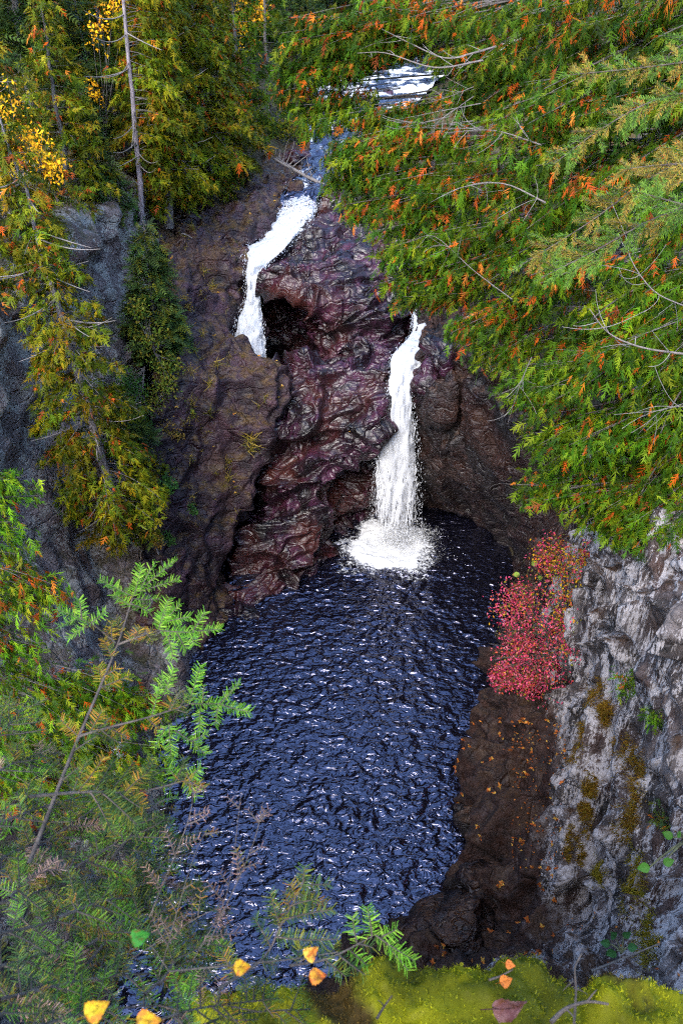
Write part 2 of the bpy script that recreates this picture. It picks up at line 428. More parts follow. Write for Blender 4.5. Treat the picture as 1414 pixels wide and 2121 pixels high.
slope, SV, SN = rock_sheet('rock_slope', [
    [PZ(280, 1370, -1), PZ(340, 1380, -1), PZ(400, 1380, -1), W(-4.8, 26.2, -1.5), W(-6.5, 28.5, -1.5)],
    [P(280, 1270, 22.6), P(330, 1290, 23), P(395, 1310, 24.5), W(-5.3, 27, 0.2), W(-6.5, 29, 0)],
    [P(285, 1170, 24.6), P(350, 1190, 25.6), P(432, 1205, 27.2), W(-5.7, 29, 0.8), W(-6.5, 30.5, 0.5)],
    [P(290, 1060, 26), P(390, 1070, 27.5), P(500, 1080, 28.8), W(-4.9, 30.8, 2.4), W(-6, 32.2, 2)],
    [P(300, 930, 28), P(420, 930, 29.5), P(547, 940, 30.3), W(-4.2, 32.2, 4.5), W(-5.4, 33.4, 4)],
    [P(310, 820, 29.5), P(440, 810, 31), P(582, 808, 31.8), W(-2.9, 33.3, 6.4), W(-4.0, 34.0, 6)],
    [P(320, 720, 31), P(450, 715, 33), P(562, 772, 32.6), W(-3.2, 33.9, 6.4), W(-4.0, 34.4, 5)],
    [P(330, 640, 33), P(420, 640, 34.6), P(482, 712, 34.8), W(-4.9, 36, 6.6), W(-4.6, 36.8, 5)],
    [P(340, 560, 35.5), P(410, 560, 36.8), P(485, 620, 37.2), W(-4.8, 38, 8.5), W(-4.4, 38.6, 7.5)],
    [P(320, 480, 38), P(420, 480, 39), P(505, 520, 39), W(-4.6, 39.4, 11), W(-4.2, 39.6, 10)],
    [P(350, 430, 41), P(450, 420, 42), P(560, 430, 42), W(-3.6, 42.4, 13.2), W(-2.6, 42.4, 12.8)],
    [P(430, 380, 46), P(500, 370, 46), P(592, 372, 46), W(-2.3, 46.5, 13.8), W(-1, 46.5, 13.4)],
    [P(500, 325, 54), P(560, 315, 54), P(640, 300, 54), W(-1.0, 54.5, 14.2), W(0, 54.5, 13.8)],
], 0.115, M['slope_rock'], seed=200, big=0.35, layers=((1.9, 0.5), (0.8, 0.26), (0.35, 0.06)), strata=(1, 1.3, 1.0), turn=(0.5, 0.3, 0.4), flip=-1, ledges=((0.4, 0.3, 0.8), ((1.6, 0.3), )), soften=1)
tag(slope, 'purple-brown rock slope with dry tufts beside the kettle', kind='structure')

central, CV, CN = rock_sheet('central_rock', [
    [W(-3.4, 34.6, 4.5), W(-2.6, 34.6, 5), W(-1.3, 34.8, 6), W(0.2, 35.5, 8.4), W(1.6, 35.6, 8.6), W(2.5, 35.6, 8.2), W(3.2, 35.6, 7.5)],
    [P(560, 778, 33.4), P(605, 772, 33.4), P(650, 752, 33.9), P(720, 735, 34), P(790, 722, 33.8), P(812, 735, 33.7), W(3.2, 34.6, 8)],
    [P(555, 850, 33), P(590, 858, 32), P(640, 850, 31.6), P(720, 825, 31.8), P(785, 800, 31.9), P(806, 815, 32.4), W(3.0, 34.0, 6.5)],
    [P(530, 930, 32.2), P(575, 930, 31.2), P(640, 930, 30.7), P(720, 905, 31), P(775, 875, 31.4), P(792, 885, 32), W(2.8, 34, 5)],
    [P(505, 1010, 31.6), P(570, 1010, 30.6), P(645, 1010, 30.3), P(700, 985, 31.3), P(750, 960, 32.8), P(780, 960, 33.4), W(2.8, 34.2, 4)],
    [P(490, 1090, 30.8), P(570, 1090, 29.8), P(645, 1090, 29.8), P(690, 1070, 31.4), P(735, 1030, 33.4), P(780, 1020, 33.8), W(2.8, 34.4, 2)],
    [P(455, 1180, 29.2), P(530, 1185, 28.6), P(600, 1170, 29), P(655, 1130, 30.4), P(712, 1080, 33.4), P(770, 1060, 34), W(3.0, 34.6, 0.6)],
    [PZ(440, 1310, 0.1), PZ(510, 1265, 0.1), PZ(585, 1215, 0.1), PZ(648, 1170, 0.1), PZ(700, 1100, 0.1), PZ(760, 1065, 0), W(3.2, 34.8, 0)],
    [PZ(440, 1370, -2), PZ(520, 1320, -2), PZ(600, 1270, -2), PZ(670, 1220, -2), PZ(720, 1140, -2), PZ(770, 1090, -2), W(3.2, 34, -2)],
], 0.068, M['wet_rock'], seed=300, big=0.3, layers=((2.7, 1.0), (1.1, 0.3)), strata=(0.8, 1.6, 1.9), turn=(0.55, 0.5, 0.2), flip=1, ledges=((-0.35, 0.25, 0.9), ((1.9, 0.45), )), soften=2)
tag(central, 'wet purple rock mass between the two falls', kind='structure')

upper, UV_, UN = rock_sheet('upper_rock', [
    [W(-2.5, 50, 13.6), W(-1, 50, 13.6), W(0.5, 50, 13.6), W(3, 50, 13.7), W(5, 50, 13.9), W(7, 50, 14)],
    [P(560, 470, 43), P(600, 460, 43), P(650, 450, 43), P(740, 440, 43), P(850, 430, 43), W(5, 44, 14)],
    [P(548, 512, 40), P(600, 495, 40.3), P(650, 482, 40.5), P(740, 485, 40.5), P(840, 500, 40.5), W(4.6, 41, 13)],
    [P(552, 540, 38.6), P(600, 535, 38.3), P(655, 530, 38.2), P(740, 535, 38.2), P(820, 560, 38.4), W(4.2, 39, 12)],
    [P(552, 572, 37.6), P(600, 585, 37), P(655, 588, 36.9), P(740, 590, 37), P(810, 610, 37.2), W(3.6, 38, 10.5)],
    [P(552, 585, 37.9), P(622, 622, 36.7), P(675, 655, 35.9), P(735, 645, 36), P(800, 655, 36), W(3.4, 37.2, 9.6)],
    [P(552, 600, 41.2), P(622, 636, 40.8), P(678, 692, 36.4), P(728, 690, 35.3), P(795, 690, 35.2), W(3.2, 36.4, 8.8)],
    [W(-4.2, 42, 6), W(-2.0, 41.6, 5.5), P(674, 738, 35.2), P(722, 722, 34.4), P(792, 716, 34.4), W(3.2, 36, 8)],
    [W(-4.0, 39.5, 1), W(-1.9, 39, 1), W(-0.9, 36.2, 5), P(715, 760, 34.6), P(790, 745, 34.6), W(3.2, 36, 7)],
], 0.085, M['wet_rock'], seed=400, big=0.3, layers=((2.4, 0.8), (1.0, 0.28)), strata=(0.7, 1.5, 2.0), turn=(0.3, 0.35, 0.1), flip=1, ledges=((-0.15, 0.3, 0.95), ((1.5, 0.4), )), soften=2)
tag(upper, 'dark stepped rock face behind the kettle hole', kind='structure')

right_wall, RV, RN = rock_sheet('right_wall', [
    [W(4.6, 46, 15), W(6.5, 40, 15), W(9, 34, 15), W(10.5, 28, 15), W(10.5, 22, 15), W(10, 17, 14.8)],
    [W(4.2, 44, 13.6), P(900, 640, 35.5), P(985, 680, 31.5), W(8.8, 28, 13), W(8.8, 22, 13), W(8.6, 17, 13)],
    [W(3.9, 38, 11.0), P(906, 712, 33), P(985, 770, 30.4), W(8.2, 26, 10), W(8.2, 21, 10), W(8, 17, 10)],
    [W(3.7, 34.6, 9.0), P(885, 800, 32.2), P(965, 840, 30), W(8, 26, 7.5), W(8, 21, 7.2), W(7.6, 17, 7)],
    [W(3.6, 34.6, 6.5), P(888, 890, 32.2), P(970, 920, 30), W(8, 26, 5), W(7.8, 21, 4.8), W(7, 17, 4.5)],
    [W(3.7, 34.8, 4.2), P(895, 975, 33), P(985, 1005, 30.6), W(8, 26.4, 3), W(7.4, 21, 2.5), W(6.5, 17, 2)],
    [PZ(850, 1045, 0.2), PZ(900, 1050, 0.1), PZ(1010, 1085, 0.1), PZ(1062, 1180, 0), PZ(1020, 1340, 0), PZ(990, 1500, 0)],
    [PZ(850, 1060, -2), PZ(900, 1080, -2), PZ(1000, 1120, -2), PZ(1050, 1210, -2), PZ(1000, 1370, -2), PZ(970, 1520, -2)],
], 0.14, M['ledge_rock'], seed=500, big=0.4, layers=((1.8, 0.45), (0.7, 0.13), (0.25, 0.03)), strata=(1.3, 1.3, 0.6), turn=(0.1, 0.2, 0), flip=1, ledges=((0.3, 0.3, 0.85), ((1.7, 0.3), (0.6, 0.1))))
tag(right_wall, 'shaded brown rock wall beside the taller fall', kind='structure')

right_cliff, KV, KN = rock_sheet('right_cliff', [
    [W(16, 22, 17), W(16, 17, 17), W(16, 13, 17.5), W(16, 10, 18), W(16, 8, 18.5), W(16, 6, 19), W(14, 3.5, 20), W(12, 0, 21)],
    [W(8.4, 21, 13), W(7.7, 17, 14), W(7.6, 13, 15), W(7.4, 10.4, 15.5), W(7.2, 8.6, 15.8), W(7, 6.8, 16), W(6, 4.2, 16.5), W(4, 2, 17)],
    [W(8.2, 21, 10), P(1275, 1140, 16.2), P(1350, 1250, 12.4), P(1420, 1430, 10), P(1430, 1600, 9), P(1430, 1760, 8), P(1430, 1930, 6.6), W(3, 3.2, 12)],
    [W(7.9, 21, 8), P(1245, 1200, 16.1), P(1290, 1320, 13.8), P(1330, 1490, 11.4), P(1330, 1640, 10.3), P(1330, 1790, 9.2), P(1330, 1950, 7.7), W(2, 4.5, 8)],
    [W(7.6, 20.6, 6.5), P(1215, 1290, 16.6), P(1230, 1390, 15.2), P(1245, 1520, 13.4), P(1235, 1650, 12), P(1235, 1790, 10.6), P(1230, 1930, 9.1), W(1, 6, 5)],
    [P(1100, 1290, 21), P(1170, 1400, 17.6), P(1180, 1480, 16.5), P(1168, 1570, 15), P(1150, 1680, 13.5), P(1140, 1800, 12.1), P(1135, 1930, 10.6), W(0, 7.5, 2.5)],
    [P(1080, 1320, 21.4), P(1100, 1420, 18.8), P(1110, 1510, 17.2), P(1100, 1590, 16), P(1085, 1690, 14.5), P(1070, 1800, 13), P(1010, 1930, 11.5), W(-1, 8.2, 1)],
    [PZ(1030, 1370, 0.6), PZ(1010, 1440, 0.8), PZ(1003, 1530, 0.9), PZ(1010, 1620, 1.0), PZ(985, 1720, 0.9), PZ(975, 1810, 0.9), PZ(850, 1915, 0.7), W(-2.5, 9, 0.4)],
    [PZ(995, 1410, -1.5), PZ(975, 1470, -1.5), PZ(965, 1550, -1.5), PZ(965, 1640, -1.5), PZ(945, 1720, -1.5), PZ(915, 1820, -1.5), PZ(800, 1910, -1.5), W(-3, 10.5, -1.5)],
], 0.1, M['right_rock'], seed=600, big=0.3, layers=((2.2, 0.7), (1.0, 0.28), (0.45, 0.08)), strata=(1.7, 1.7, 0.65), turn=(0.15, -0.1, 0), flip=1, ledges=((0.5, 0.3, 0.7), ((2.1, 0.25), )), soften=1)
tag(right_cliff, 'near cliff with pale lichen and dark damp foot by the pool', kind='structure')

near_cliff, NV, NN = rock_sheet('near_cliff', [
    [W(-9, -2, 18), W(-4, -1, 21.6), W(-1.5, -1.0, 22.2), W(1.2, -1.0, 22.2), W(3, -1, 21.8), W(7, -2, 21)],
    [W(-9, 1, 16), W(-4, 0.5, 21), W(-1.5, 0.42, 22.0), W(1.2, 0.42, 22.0), W(2.6, 0.5, 21), W(6, 1, 18)],
    [W(-9, 3, 9), W(-4, 1, 15), W(-1.5, 0.8, 16), W(1.2, 0.8, 16), W(2.6, 1.2, 14), W(5, 3, 12)],
    [W(-8, 6, 3), W(-4, 4, 6), W(-1.5, 4, 6), W(1.2, 4, 6), W(2.6, 5, 5), W(4, 6, 5)],
    [W(-7, 8, -2), W(-4, 7.5, -2), W(-1.5, 7.5, -2), W(1.2, 7.5, -2), W(2.6, 7.5, -2), W(4, 8, -2)],
], 0.28, M['ledge_rock'], seed=700, big=0.15, layers=((1.2, 0.16), (0.4, 0.08)), flip=1)
tag(near_cliff, 'cliff under the mossy viewpoint ledge', kind='structure')

# forest ground, one wide sheet with the upper river let into it
def ground_height(x, y):
    rx = np.interp(y, [30, 42, 46, 54, 60, 67, 80, 120], [1, -0.5, 0.3, 1.0, 1.4, 1.5, 4, 10])
    d = x - rx
    bank = np.where(d < 0, np.clip((-d - 4.5) * 0.55, 0, 12), np.clip((d - 6.5) * 0.5, 0, 12))
    z = 13.4 + (np.clip(y, 40, 70) - 42) * 0.062 + bank + np.clip((y - 95) * 0.25, 0, 25)
    hold = ((y < 41) & (x > -14) & (x < 8.5)) | ((y < 44.5) & (x > -6) & (x < 6))
    z = np.where(hold, -4.0, z)
    lf = (y < 41) & (x <= -14)
    z = np.where(lf, np.clip(15.6 + (-x - 12) * 0.25, 14.8, 24), z)
    rt = (y < 41) & (x >= 8.5)
    z = np.where(rt, np.clip(14.2 + (x - 9) * 0.3, 12, 24), z)
    far = (np.abs(x) > 60)
    return np.where(far, np.maximum(z, 20), z)
xs = np.concatenate([np.linspace(-160, -30, 30), np.linspace(-29, 29, 90), np.linspace(30, 160, 30)])
ys = np.concatenate([np.linspace(-60, -10, 10), np.linspace(-9, 95, 120), np.linspace(97, 240, 50)])
GX, GY = np.meshgrid(xs, ys)
GZ = ground_height(GX, GY)
pts = np.stack([GX.ravel(), GY.ravel(), GZ.ravel()], 1)
pts[:, 2] += 0.35 * fbm(pts * np.array([0.4, 0.4, 0]), 4, 900)
ground = mesh_obj('ground', pts, grid_faces(*GX.shape), M['soil'], smooth=False)
tag(ground, 'forest floor and river banks above the gorge', kind='structure')

# the pool
FALL_BASE = PZ(812, 1130, 0)
xs = np.arange(-7.8, 9.0, 0.066); ys = np.arange(9.5, 34.8, 0.066)
GX, GY = np.meshgrid(xs, ys)
p2 = np.stack([GX.ravel(), GY.ravel(), np.zeros(GX.size)], 1)
warp = np.stack([fbm(p2 * 0.7, 2, 31), fbm(p2 * 0.7, 2, 32), np.zeros(len(p2))], 1)
q = p2 + 0.35 * warp
dist = np.hypot(p2[:, 0] - FALL_BASE[0], (p2[:, 1] - FALL_BASE[1]))
calm = 0.8 + 0.35 * fbm(p2 * 0.25, 2, 35)
h = 0.030 * vnoise(q * np.array([1.2, 1.6, 0]), 33) + 0.055 * vnoise(q * np.array([2.7, 4.0, 0]) + 5, 34)
h += 0.036 * vnoise(q * np.array([4.8, 6.6, 0]), 36)
h = h * calm + 0.10 * np.exp(-(dist / 2.6) ** 2) * np.cos(dist * 4.2 + 1.5 * fbm(p2 * 1.2, 2, 37))
p2[:, 2] = h
ang = np.arctan2(p2[:, 1] - FALL_BASE[1], p2[:, 0] - FALL_BASE[0])
dist = dist * (1 + 0.22 * vnoise(np.stack([np.cos(ang) * 2.2, np.sin(ang) * 2.2, dist * 0], 1), 39) + 0.12 * fbm(p2 * 1.5, 3, 44))
foam = 0.75 * np.exp(-(dist / 1.5) ** 2) + 0.30 * np.exp(-((dist - 1.9) / 1.0) ** 2) + 0.12 * np.exp(-(dist / 5.0) ** 2) * (0.6 + 0.6 * np.sin(dist * 5 + 2 * vnoise(p2 * 0.8, 38)))
pool = mesh_obj('pool_water', p2, grid_faces(*GX.shape), M['water'], smooth=True, extra={'foam': foam})
tag(pool, 'dark rippled plunge pool reflecting blue sky', kind='structure')

# the upper river
def ribbon(name, centre, width, mat, spacing, rough, seed, foam_level, cross=None):
    c = catmull(np.array(centre, float)[:, None], [12] * (len(centre) - 1), 0)[:, 0]
    n = len(c); k = int(max(width) / spacing)
    w = np.interp(np.linspace(0, 1, n), np.linspace(0, 1, len(width)), width)
    c = np.array([np.interp(np.linspace(0, 1, int(n * 2.5)), np.linspace(0, 1, n), c[:, j]) for j in range(3)]).T
    w = np.interp(np.linspace(0, 1, len(c)), np.linspace(0, 1, n), w)
    t = np.gradient(c, axis=0); side = np.cross(t, [0, 0, 1.0]); side /= np.linalg.norm(side, axis=1)[:, None]
    s = np.linspace(-0.5, 0.5, k)
    V = (c[:, None] + side[:, None] * (s[None, :, None] * w[:, None, None])).reshape(-1, 3)
    V[:, 2] += rough * fbm(V * np.array([1.6, 1.6, 0.4]), 3, seed)
    fo = foam_level(V)
    return mesh_obj(name, V, grid_faces(len(c), k), mat, smooth=True, extra={'foam': fo})
river = ribbon('river_water', [W(-2.3, 42.2, 13.0), W(-2.1, 43.4, 13.8), W(-0.9, 46, 14.1), W(0.6, 52, 14.45), W(1.2, 58, 14.9), W(1.4, 66, 15.35), W(3.0, 74, 15.8), W(6.5, 90, 16.2)],
               [1.6, 2.0, 3.0, 5, 7, 9, 10, 12], M['water'], 0.14, 0.13, 50,
               lambda V: 0.16 + 0.34 * np.exp(-((V[:, 1] - 68.5) / 2.2) ** 2) + 0.28 * np.exp(-((V[:, 1] - 75) / 3) ** 2) + 0.30 * fbm(V * np.array([0.9, 0.9, 0]), 3, 51))
tag(river, 'upper river running over stones to the falls', kind='structure')

# ------------------------------------------------------------------ waterfalls
def waterfall(name, pairs, bodies, base, seed, drops, bulge=0.25):
    rng = np.random.default_rng(seed)
    root = empty(name, base)
    A = np.array([p[0] for p in pairs]); B = np.array([p[1] for p in pairs])
    cnt = [max(3, int(np.linalg.norm(A[i + 1] - A[i]) / 0.09)) for i in range(len(A) - 1)]
    A = catmull(A[:, None], cnt, 0)[:, 0]; B = catmull(B[:, None], cnt, 0)[:, 0]
    n = len(A); k = 28
    body = np.interp(np.linspace(0, 1, n), np.linspace(0, 1, len(bodies)), bodies)
    s = np.linspace(0, 1, k)
    for layer in range(2):
        S = A[:, None] * (1 - s)[None, :, None] + B[:, None] * s[None, :, None]
        edge = np.clip(1 - np.abs(s * 2 - 1) ** 2.5, 0, 1)
        V = S.reshape(-1, 3).copy()
        out = (np.tile(edge, n) * bulge * (1 - 0.8 * layer)) + 0.13 * fbm(V * np.array([5, 5, 0.7]) + layer * 9, 3, seed) - 0.25 * layer
        V[:, 1] -= out; V[:, 2] += 0.3 * out
        V[:, 0] += 0.10 * fbm(V * np.array([0, 0, 1.4]) + layer, 3, seed + 5) * np.tile(np.abs(s * 2 - 1), n)
        bd = (np.tile(edge ** 0.5 * 0.42 - 0.25, n) + np.repeat(body, k))
        mesh_obj('sheet', V, grid_faces(n, k), M['fall'], root, smooth=True, extra={'body': bd}, placed=True)
    # loose strands and drops torn from the edges
    T = np.array([[-1, 0, 0], [0, -0.16, 0.05], [1, 0, 0], [0, 0.16, -0.05]], float); TF = np.array([[0, 1, 2, 3]])
    i = rng.integers(0, n - 1, drops); e = rng.beta(0.5, 0.5, drops) * 1.24 - 0.12
    pos = A[i] * (1 - e)[:, None] + B[i] * e[:, None]
    pos += rng.normal(size=(drops, 3)) * np.array([0.06, 0.16, 0.08]); pos[:, 1] -= 0.2
    flow = (A[i + 1] - A[i]); flow /= np.linalg.norm(flow, axis=1)[:, None]
    R = basis(flow + rng.normal(size=(drops, 3)) * 0.12, unit(drops, rng) + np.array([0, -1, 0.4]))
    buf = Buf(); buf.scatter(T, TF, pos, R, 0.012 + 0.06 * rng.random(drops) ** 2, np.ones(3))
    o = buf.build('spray', M['spray'], root, placed=True); o['kind'] = 'stuff'
    return root
right_fall = waterfall('waterfall', [
    (P(858, 600, 37.5), P(895, 600, 37.5)), (P(856, 650, 36), P(894, 645, 36)), (P(852, 690, 34.6), P(892, 690, 34.6)), (P(828, 722, 33.4), P(891, 725, 33.4)),
    (P(813, 745, 32.8), P(880, 750, 32.8)), (P(811, 775, 32.2), P(858, 775, 32.2)), (P(804, 815, 31.7), P(850, 810, 31.7)), (P(793, 855, 31.5), P(852, 855, 31.5)),
    (P(787, 905, 31.4), P(857, 905, 31.4)), (P(781, 965, 31.3), P(862, 965, 31.3)), (P(777, 1030, 31.2), P(862, 1030, 31.2)), (P(774, 1085, 31.1), P(864, 1085, 31.1)), (P(772, 1125, 30.9), P(866, 1125, 30.9))],
    [0.3, 0.3, 0.3, 0.4, 0.45, 0.45, 0.42, 0.32, 0.22, 0.16, 0.10, -0.05, -0.4], FALL_BASE, 11, 5200)
tag(right_fall, 'tall white waterfall plunging into the dark pool', 'waterfall')
rng = np.random.default_rng(3)
n = 30000                                # splash where it lands
rad = np.abs(rng.normal(size=n)) * 0.66; az = rng.uniform(0, 2 * math.pi, n)
pos = np.stack([FALL_BASE[0] + 0.15 + rad * np.cos(az) * 1.5, FALL_BASE[1] - 0.1 + rad * np.sin(az) * 1.35, np.abs(rng.normal(size=n)) * 1.0 * np.exp(-(rad / 0.9) ** 2) + 0.03], 1)
T = np.array([[-0.8, -0.5, 0], [0.8, -0.4, 0], [0, 0.8, 0.1]], float); TF = np.array([[0, 1, 2]])
buf = Buf(); buf.scatter(T, TF, pos, basis(unit(n, rng), unit(n, rng)), 0.006 + 0.024 * rng.random(n) ** 2.5, np.ones(3))
o = buf.build('splash', M['spray'], right_fall, placed=True); o['kind'] = 'stuff'
left_fall = waterfall('waterfall', [
    (P(600, 372, 46), P(650, 366, 46)), (P(590, 405, 43.6), P(655, 402, 43.6)), (P(578, 440, 42), P(655, 436, 42)), (P(560, 470, 41), P(632, 468, 41)), (P(545, 495, 40), P(606, 494, 40)), (P(510, 514, 39), P(580, 520, 39)),
    (P(510, 545, 38), P(548, 552, 38)), (P(511, 590, 37.4), P(537, 595, 37.4)), (P(506, 635, 37), P(538, 640, 37)), (P(492, 665, 36.6), P(541, 672, 36.6)), (P(487, 710, 36.2), P(545, 715, 36.2)), (P(492, 755, 35.9), P(546, 760, 35.9)), (P(497, 810, 35.6), P(547, 815, 35.6))],
    [-0.15, -0.12, -0.05, 0.02, 0.15, 0.4, 0.5, 0.5, 0.42, 0.35, 0.3, 0.25, 0.25], P(520, 790, 36), 12, 3600, 0.2)
tag(left_fall, 'slimmer white waterfall vanishing into the black kettle hole', 'waterfall')

# ------------------------------------------------------------------ stones
def boulder(name, loc, size, mat, seed, label, cat='boulder', group=None, turn=0.0):
    rng = np.random.default_rng(seed)
    nu, nv = 40, 24
    th = np.linspace(0, 2 * math.pi, nu, endpoint=False); ph = np.linspace(0.02, math.pi - 0.02, nv)
    TH, PH = np.meshgrid(th, ph)
    D = np.stack([np.sin(PH) * np.cos(TH), np.sin(PH) * np.sin(TH), np.cos(PH)], -1).reshape(-1, 3)
    r = 1 + 0.22 * fbm(D * 1.3 + seed, 3, seed) + 0.38 * facet(D * 1.15 + seed * 3.1, seed) + 0.08 * facet(D * 3.5 + seed, seed + 4)
    V = D * r[:, None] * np.array(size) @ rot(0.2 * rng.normal(), 0.2 * rng.normal(), turn).T
    i = np.arange(nu * nv).reshape(nv, nu); j = np.roll(i, -1, 1)
    F = np.stack([i[:-1], i[1:], j[1:], j[:-1]], -1).reshape(-1, 4)
    o = mesh_obj(name, V, F, mat); o.location = [float(c) for c in loc]
    tag(o, label, cat, group)
    return o
boulder('boulder', P(880, 790, 31.9), (0.7, 0.8, 1.1), M['wet_rock'], 21, 'dark wet boulder hard against the tall fall at mid height')
boulder('boulder', P(922, 745, 32.0), (0.8, 0.8, 0.9), M['wet_rock'], 22, 'purple boulder above the wet one beside the tall fall')
boulder('boulder', P(925, 830, 31.0), (0.9, 0.9, 1.4), M['ledge_rock'], 23, 'tall brown block standing right of the tall fall')
boulder('boulder', PZ(1005, 1855, 0.7), (1.2, 0.9, 0.9), M['ledge_rock'], 24, 'rounded dark boulder at the foot of the lichen cliff')
boulder('boulder', PZ(985, 1690, 0.4), (0.8, 0.7, 0.8), M['ledge_rock'], 25, 'smaller dark boulder on the pool edge beside the lichen cliff')
boulder('boulder', PZ(900, 1935, 0.5), (1.7, 1.2, 0.8), M['ledge_rock'], 26, 'broad leaf-strewn slab on the shore behind the moss')
river_stones = [(790, 172, 0.9, 'largest dark stone amid the white riffle of the upper river'), (828, 183, 0.6, 'low dark stone right of the largest one in the riffle'),
                (755, 186, 0.5, 'small dark stone left of the largest one in the riffle'), (800, 198, 0.5, 'flat wet stone at the downstream edge of the riffle'),
                (712, 172, 0.6, 'stone at the left end of the upper riffle'), (620, 330, 0.7, 'rounded stone above the cascade by the bleached log'), (700, 345, 0.6, 'stone in the shallow river above the cascade')]
for k, (px, py, s, lab) in enumerate(river_stones):
    boulder('river_stone', PZ(px, py, 15.2 if py < 250 else 14.1), (s * 1.3, s, s * 0.7), M['wet_rock'], 40 + k, lab, 'stone', 'stones in the upper river', k)

# ------------------------------------------------------------------ foliage templates
def diamond(p, d, side, L, w):
    d = np.array(d, float); side = np.array(side, float)
    return [p + side * w, p - side * w * 0.9, p + d * L]          # one tapering blade
def cedar_frond(n_side=6, wid=0.05, bend=0.0, droop=0.3, thin=1.0):
    V, shade = [], []
    jr = np.random.default_rng(int(1000 * (wid + droop + thin) + 100 * bend))
    for t0, t1 in ((0, 0.55), (0.45, 1.0)):
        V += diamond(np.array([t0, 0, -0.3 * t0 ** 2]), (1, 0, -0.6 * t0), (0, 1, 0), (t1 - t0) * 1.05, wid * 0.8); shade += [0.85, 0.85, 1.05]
    for k in range(n_side):
        t = 0.08 + 0.8 * k / n_side
        for sgn in (1, -1):
            tt = t + jr.uniform(-0.03, 0.07)
            a = math.radians(50 - 18 * t + jr.normal() * 13)
            d = np.array([math.cos(a), sgn * math.sin(a), -0.35 * t - 0.12 * (k % 2)]); d /= np.linalg.norm(d)
            sd = np.array([-d[1], d[0], 0.25 * sgn])
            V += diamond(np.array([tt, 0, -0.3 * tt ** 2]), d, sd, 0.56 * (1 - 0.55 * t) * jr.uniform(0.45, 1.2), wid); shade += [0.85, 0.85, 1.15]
    V = np.array(V); F = np.arange(len(V)).reshape(-1, 3)
    V[:, 1] = V[:, 1] * thin + bend * V[:, 0] ** 2
    V[:, 2] -= (droop - 0.3) * V[:, 0] ** 2
    return V, F, np.array(shade)
FR_NEAR = [cedar_frond(5, 0.042, 0.0, 0.3), cedar_frond(5, 0.042, 0.22, 0.7, 0.75), cedar_frond(6, 0.038, -0.2, 0.5, 0.7), cedar_frond(4, 0.048, 0.1, 1.0, 1.0), cedar_frond(5, 0.042, -0.35, 0.2, 1.1)]
FR_FAR = [cedar_frond(4, 0.06), cedar_frond(4, 0.06, 0.2, 0.8, 0.8), cedar_frond(3, 0.07, -0.2, 0.5, 1.1)]
def needle_spray(n=9, spread=60, nl=0.34, wid=0.03, axis_w=0.012, lift=0.1):
    V, shade = [], []
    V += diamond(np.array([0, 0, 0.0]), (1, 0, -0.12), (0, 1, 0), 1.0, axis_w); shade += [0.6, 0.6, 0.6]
    for k in range(n):
        t = 0.04 + 0.92 * k / (n - 1)
        for sgn in (1, -1):
            a = math.radians(spread * (1 - 0.35 * t))
            d = np.array([math.cos(a), sgn * math.sin(a), lift])
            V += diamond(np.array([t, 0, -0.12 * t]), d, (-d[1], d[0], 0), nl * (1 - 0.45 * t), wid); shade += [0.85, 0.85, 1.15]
    V = np.array(V); F = np.arange(len(V)).reshape(-1, 3)
    return V, F, np.array(shade)
SP_FAR = needle_spray(5, 58, 0.42, 0.07)
LEAF_T = np.array([[0, 0, 0], [0.35, 0.27, 0.06], [1, 0, -0.08], [0.35, -0.27, 0.06]], float)
LEAF_F = np.array([[0, 1, 2, 3]])

GREEN = np.array([[0.034, 0.088, 0.004], [0.062, 0.122, 0.004], [0.105, 0.150, 0.005], [0.018, 0.048, 0.004]])
OLIVE = np.array([[0.105, 0.130, 0.005], [0.150, 0.150, 0.005], [0.070, 0.105, 0.005], [0.190, 0.150, 0.006], [0.035, 0.060, 0.004]])
ORANGE = np.array([[0.50, 0.085, 0.008], [0.36, 0.060, 0.008], [0.50, 0.15, 0.015], [0.20, 0.045, 0.010]])
SPRUCE = np.array([[0.034, 0.072, 0.020], [0.055, 0.100, 0.024], [0.085, 0.100, 0.010], [0.018, 0.036, 0.012]])
YELLOW = np.array([[0.80, 0.40, 0.010], [0.85, 0.48, 0.015], [0.65, 0.26, 0.010]])

def bezier(a, b, c, n):
    t = np.linspace(0, 1, n)[:, None]
    return a * (1 - t) ** 2 + 2 * b * t * (1 - t) + c * t * t
def pick(pal, n, rng):
    return pal[rng.integers(0, len(pal), n)] * rng.uniform(0.75, 1.3, (n, 1))

